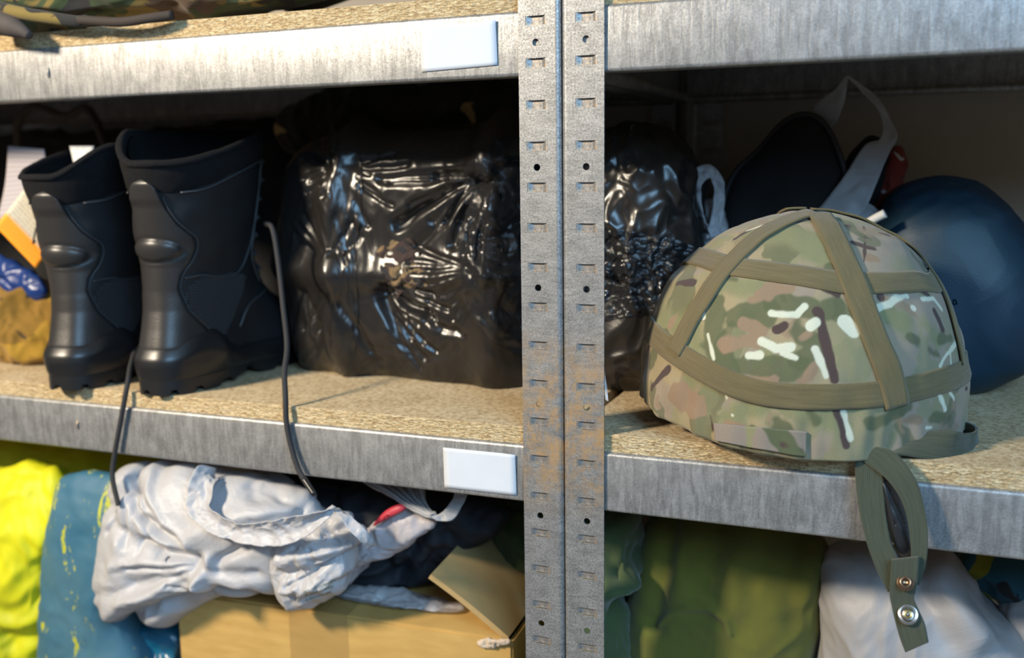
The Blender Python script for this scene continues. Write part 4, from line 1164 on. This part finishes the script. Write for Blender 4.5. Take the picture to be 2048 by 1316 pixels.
# big white carrier bag
WH = thing('carrier_bag', 'large white carrier bag with twisted handles slumped on the cardboard box', 'bag')
Y0 = .035
OUTW = [(226,1000),(236,950),(256,926),(300,920),(345,930),(380,922),(440,940),(520,952),(600,975),(645,1012),(660,1060),(640,1120),(600,1170),(520,1182),(440,1196),(390,1222),(345,1250),(290,1240),(225,1210),(204,1180),(212,1090)]
LN = [([(300,925),(325,985),(390,1030),(430,1055)],.010,.006),([(330,935),(380,1000),(440,1060)],-.006,.006),([(270,1010),(330,1050),(400,1075),(470,1082)],.006,.009),
      ([(265,1240),(330,1200),(400,1180),(470,1160),(540,1165)],.012,.008),([(250,1215),(320,1160),(400,1140),(460,1120)],-.010,.010),([(470,1100),(420,1130),(330,1130)],.006,.008),
      ([(480,1085),(460,1120),(475,1160),(520,1180)],-.008,.007),([(500,1110),(560,1120)],.006,.007),([(440,1050),(520,1010),(610,1000)],-.006,.010),([(520,960),(600,985),(640,1015)],.005,.006),
      ([(290,960),(260,990),(232,1000)],.006,.006),([(300,1100),(380,1090),(440,1105)],-.005,.008),([(300,1060),(290,1120),(270,1180)],-.004,.010),([(540,1060),(500,1090)],.006,.006)]
LN += fan((475,1098), 140, 225, 11, 25, 230, .0042, .0036, 61)+fan((310,930), 50, 140, 7, 15, 150, .0040, .0036, 62)+fan((560,1170), 150, 200, 6, 20, 240, .0036, .0040, 63)+fan((640,1010), 150, 210, 6, 15, 150, .0030, .0032, 64)
fw = folds(LN, Y0)
puff('body', OUTW, Y0, .055, .05, M_WHITEBAG, WH, lambda V: fw(V+.003*np.stack([noise(V, 40, 1), 0*V[:, 0], noise(V, 40, 2)], 1))*1.0+.0013*creases(V*np.array([1, 1, 1.5]), 13, 3, 31)+.003*noise(V, 10, 6), n=330, rings=120, pw=3.0, zmax=ZUND)
LN2 = [([(600,1080),(640,1060),(700,1050)],.006,.005),([(580,1110),(640,1100),(720,1085)],-.006,.006),([(570,1140),(630,1130),(700,1110)],.006,.005),([(575,1175),(640,1160),(690,1140)],-.005,.006),([(600,1200),(650,1185)],.004,.004),([(660,1050),(690,1090),(720,1100)],.004,.005),([(560,1120),(570,1170),(590,1205)],.005,.006)]
LN2 += fan((735,1085), 110, 205, 14, 12, 150, .0036, .0028, 65)+fan((590,1200), 240, 330, 7, 10, 90, .0026, .0026, 66)
fw2 = folds(LN2, .0)
puff('gathered_end', [(548,1090),(590,1055),(640,1036),(665,1022),(700,1030),(730,1060),(744,1083),(728,1100),(700,1150),(690,1180),(650,1202),(596,1216),(568,1200),(552,1150)], .012, .032, .03, M_WHITEBAG, WH, lambda V: fw2(V)+.0026*creases(V, 26, 3, 41), n=240, rings=90, pw=2.6)
wr = lambda V, UV: .0022*creases(V, 42, 3, 7)
strip('handle', P3([(432,936,.015),(398,930,.0),(380,962,-.012),(372,1010,-.02),(392,1046,-.026),(440,1074,-.032),(500,1090,-.036),(560,1092,-.036),(610,1075,-.034),(645,1045,-.030),(668,1022,-.024)]),
      P3([(450,952,.02),(432,962,.0),(424,985,-.014),(418,1012,-.022),(440,1030,-.028),(480,1048,-.034),(530,1044,-.038),(580,1034,-.038),(625,1026,-.036),(652,1022,-.032),(672,1014,-.024)]), M_WHITEBAG, WH, n=150, m=22, thick=.0006, disp=wr, bulge=.006)
strip('handle', P3([(664,1018,-.02),(680,1035,-.028),(700,1062,-.03),(720,1082,-.028),(735,1098,-.02)]), P3([(676,1014,-.012),(705,1036,-.02),(730,1058,-.022),(745,1080,-.018),(752,1090,-.01)]), M_WHITEBAG, WH, n=50, m=16, thick=.0006, disp=wr)
M_INK = Mat('green_ink', rough=.6, col=(.06, .16, .08, 1))
iv = M_INK.math('SINE', M_INK.math('MULTIPLY', M_INK.node('ShaderNodeSeparateXYZ', i_0=M_INK.coord((1, 1, 1), 'UV')).outputs[0], 2*math.pi/.0085))
ia = M_INK.math('MULTIPLY', M_INK.ramp(iv, [(.5, g(0)), (.6, g(1))]), M_INK.ramp(M_INK.noise(500, 2, M_INK.coord((.4, 1, 1), 'UV')), [(.42, g(0)), (.52, g(1))]))
M_INK.set('alpha', M_INK.math('MULTIPLY', ia, .6))
WG = [c for c in WH.children if c.name.startswith('gathered_end')][0]
def print_patch(src, cor, lift, mat, parent, name):
    bv = BVHTree.FromPolygons([v.co.copy() for v in src.data.vertices], [tuple(p.vertices) for p in src.data.polygons]); n = 26; V = []; UV = []
    for j in range(n):
        for i in range(n):
            u, v_ = i/(n-1), j/(n-1)
            x = (cor[0][0]*(1-u)+cor[1][0]*u)*(1-v_)+(cor[3][0]*(1-u)+cor[2][0]*u)*v_; y = (cor[0][1]*(1-u)+cor[1][1]*u)*(1-v_)+(cor[3][1]*(1-u)+cor[2][1]*u)*v_
            d = Vector(ray(x, y)).normalized(); loc, nor, _, _ = bv.ray_cast(Vector(CAM), d)
            if loc is None: loc, nor, _, _ = bv.find_nearest(Vector(CAM)+d*.95)
            V.append(np.array(loc)-np.array(d)*lift); UV.append((v_*.022, u*.04))
    return make(name, V, grid_faces(n, n), mat, parent, uv=UV)
print_patch(WG, [(606,1182),(672,1158),(662,1188),(612,1204)], .0012, M_INK.m, WH, 'printed_text')

# dark clothes, second bag and olive cloth in the box
o = puff('navy_jacket', [(430,945),(560,950),(700,962),(850,985),(985,1000),(1010,1040),(960,1090),(880,1140),(860,1200),(790,1215),(700,1200),(640,1180),(600,1100),(480,1040)], .135, .045, .05, M_NAVYCLOTH, None,
     lambda V: .009*creases(V, 12, 3, 22)+.004*noise(V, 26, 5)+folds([([(850,1060),(820,1110),(810,1150)],.012,.008),([(880,1050),(900,1090),(850,1140)],.010,.008),([(770,1110),(800,1170)],.012,.010)], .1)(V), n=200, rings=70, zmax=ZUND, pw=3, zmin=zt_+.012); tag(o, 'dark navy jacket heaped in the cardboard box under the beam', 'jacket')
M_PINKBAG = poly('milky_polythene', (.56, .52, .54, 1), .35, .4, 50, .2)
CB = thing('carrier_bag', 'milky translucent carrier bag with a red corner and knotted handles in the box', 'bag')
puff('body', [(640,1180),(668,1130),(712,1080),(760,1040),(800,1012),(850,1030),(872,1048),(835,1078),(780,1110),(735,1128),(700,1165),(665,1195)], .065, .014, .02, M_PINKBAG, CB, crumple(.0035, 24, 51), n=140, rings=40)
puff('red_corner', [(746,1052),(770,1022),(800,1008),(812,1018),(780,1036)], .052, .006, .004, plain('red_print', (.42, .03, .05, 1), .5), CB, None, n=40, rings=8)
wk = lambda V, UV: .004*np.sin(UV[:, 0]*900)+.002*creases(V, 30, 2, 6)
strip('handle', P3([(722,962,.06),(770,985,.055),(820,1018,.05),(862,1036,.046)]), P3([(850,975,.07),(852,1000,.062),(866,1025,.055),(874,1034,.048)]), M_HANDLE, CB, n=40, m=30, thick=.0005, disp=wk)
strip('handle', P3([(862,1034,.046),(885,1024,.05),(905,1000,.055),(912,980,.06)]), P3([(874,1042,.046),(905,1040,.05),(925,1012,.055),(938,982,.06)]), M_HANDLE, CB, n=40, m=10, thick=.0005, disp=wr)
strip('handle', P3([(470,930,.07),(520,945,.065),(560,968,.06)]), P3([(540,935,.07),(570,950,.065),(590,965,.06)]), M_HANDLE, CB, n=30, m=12, thick=.0005, disp=wr)
o = puff('olive_cloth', [(975,985),(1020,975),(1090,985),(1110,1100),(1100,1220),(1050,1180),(1010,1120),(985,1060)], .20, .05, .05, M_DKGREEN, None, lambda V: .008*creases(V, 14, 3, 3), n=110, rings=40, zmax=ZUND); tag(o, 'dark olive cloth tucked behind the raised box flap', 'cloth')

# ------------------------------------------------------------------ lower shelf, right bay
o = puff('green_jumper', [(1120,1040),(1200,1000),(1270,1010),(1300,1050),(1290,1120),(1250,1180),(1260,1240),(1270,1330),(1270,1500),(1250,1640),(1120,1640),(1110,1300)], .13, .06, .06, M_DKGREEN, None,
     lambda V: .007*creases(V, 14, 3, 13)+folds([([(1205,1190),(1240,1178),(1290,1170)],-.016,.007),([(1215,1120),(1235,1165)],.010,.008),([(1260,1090),(1250,1160)],.010,.010),([(1210,1250),(1240,1200)],.008,.008)], .08)(V), n=150, rings=60, pw=3, zmin=ZLOW, zmax=ZUND); tag(o, 'dark green jumper knotted beside the post on the lower shelf', 'jumper')
SW_ = thing('sweatshirt', 'olive green sweatshirt with a curved seam under the right beam', 'sweatshirt')
puff('body', [(1265,1130),(1290,1050),(1340,1010),(1450,1010),(1560,1040),(1640,1075),(1658,1140),(1645,1250),(1635,1350),(1640,1640),(1240,1640),(1238,1400),(1250,1250)], .175, .07, .07, M_OLIVE, SW_,
     lambda V: .005*noise(V, 10, 13)+folds([([(1300,1110),(1290,1200),(1270,1290)],.010,.012),([(1500,1080),(1440,1180),(1450,1260)],-.006,.012),([(1590,1100),(1560,1200),(1580,1300)],.007,.014),([(1410,1120),(1390,1220)],.004,.012),([(1284,1300),(1310,1276),(1350,1262),(1400,1264),(1432,1285),(1442,1312)],-.0045,.0030)], .06)(V)+.002*creases(V, 18, 2, 5), n=240, rings=90, pw=3.2, zmin=ZLOW, zmax=ZUND)
o = puff('white_sack', [(1648,1110),(1690,1080),(1780,1085),(1880,1105),(1950,1140),(2000,1200),(2060,1290),(2090,1400),(2090,1640),(1635,1640),(1632,1400),(1640,1230)], .165, .07, .07, M_GREYBAG, None,
     lambda V: .005*noise(V, 10, 23)+.0035*creases(V*np.array([1, 1, .6]), 13, 3, 25)+folds([([(1900,1130),(1880,1230),(1960,1330)],-.012,.012),([(1960,1180),(1970,1260),(2030,1330)],.008,.010),([(1850,1150),(1840,1240),(1900,1330)],.006,.012),([(1700,1140),(1690,1250)],.005,.014)], .06)(V), n=240, rings=90, pw=3, zmin=ZLOW, zmax=ZUND); tag(o, 'smooth white plastic sack beneath the hanging chin strap', 'sack')
M_MIXED = camo('teal_yellow_print', [(.012, .07, .10, 1), ((.20, .19, .01, 1), .52), ((.01, .01, .01, 1), .58)], 16)
o = puff('printed_sack', [(1900,1100),(1960,1085),(2040,1090),(2110,1110),(2120,1200),(2060,1240),(1990,1190),(1940,1150)], .22, .05, .05, M_MIXED, None, lambda V: .006*creases(V, 18, 2, 7), n=90, rings=30, zmax=ZUND); tag(o, 'teal, yellow and black printed sack in the shade at lower right', 'sack')
o = puff('grey_sack', [(2000,1200),(2050,1165),(2120,1170),(2160,1300),(2160,1640),(2060,1640),(2040,1330)], .19, .05, .05, M_GREYBAG, None, lambda V: .006*creases(V, 16, 3, 9), n=90, rings=30, zmin=ZLOW, zmax=ZUND); tag(o, 'grey plastic sack at the lower right edge behind the white one', 'sack')

# ------------------------------------------------------------------ upper shelf, left bay
UJ = thing('camouflage_jacket', 'folded woodland camouflage jacket lying on the upper shelf', 'jacket')
puff('body', [(-120,20),(-60,78),(0,72),(60,60),(150,48),(260,42),(360,34),(460,22),(560,6),(690,-22),(760,-80),(740,-200),(400,-260),(-100,-260)], .035, .04, .10, M_WOODLAND, UJ,
     lambda V: .005*creases(V*np.array([.6, 1, 1]), 16, 3, 4)+.003*noise(V, 18, 1), n=200, rings=60, pw=3.5, zmin=ZBU+.0008)
tube('rolled_hem', P3([(-60,0,-.015),(20,22,-.018),(90,34,-.016),(150,42,-.012),(175,40,-.008)]), [.0065, .0065, .006, .005], M_WOODLAND, UJ, n=60, sides=14)
tube('hem_binding', P3([(160,40,-.012),(240,44,-.012),(300,36,-.010),(345,30,-.004)]), .0045, plain('dark_binding', (.03, .022, .018, 1), .85), UJ, n=40)
tube('strap_end', P3([(-30,40,-.020),(15,50,-.022),(45,62,-.022),(60,72,-.021)]), [.011, .012, .010, .004], plain('grey_strap', (.055, .045, .042, 1), .8), UJ, n=30, sides=14)
o = puff('dark_duffel', [(560,10),(700,-8),(900,-20),(1100,-30),(1110,-220),(560,-240)], .16, .06, .06, M_BLACKCLOTH, None, lambda V: .004*noise(V, 12, 2), n=100, rings=30, pw=4, zmin=ZBU+.0008); tag(o, 'black duffel barely showing at the top edge behind the camouflage jacket', 'duffel bag')
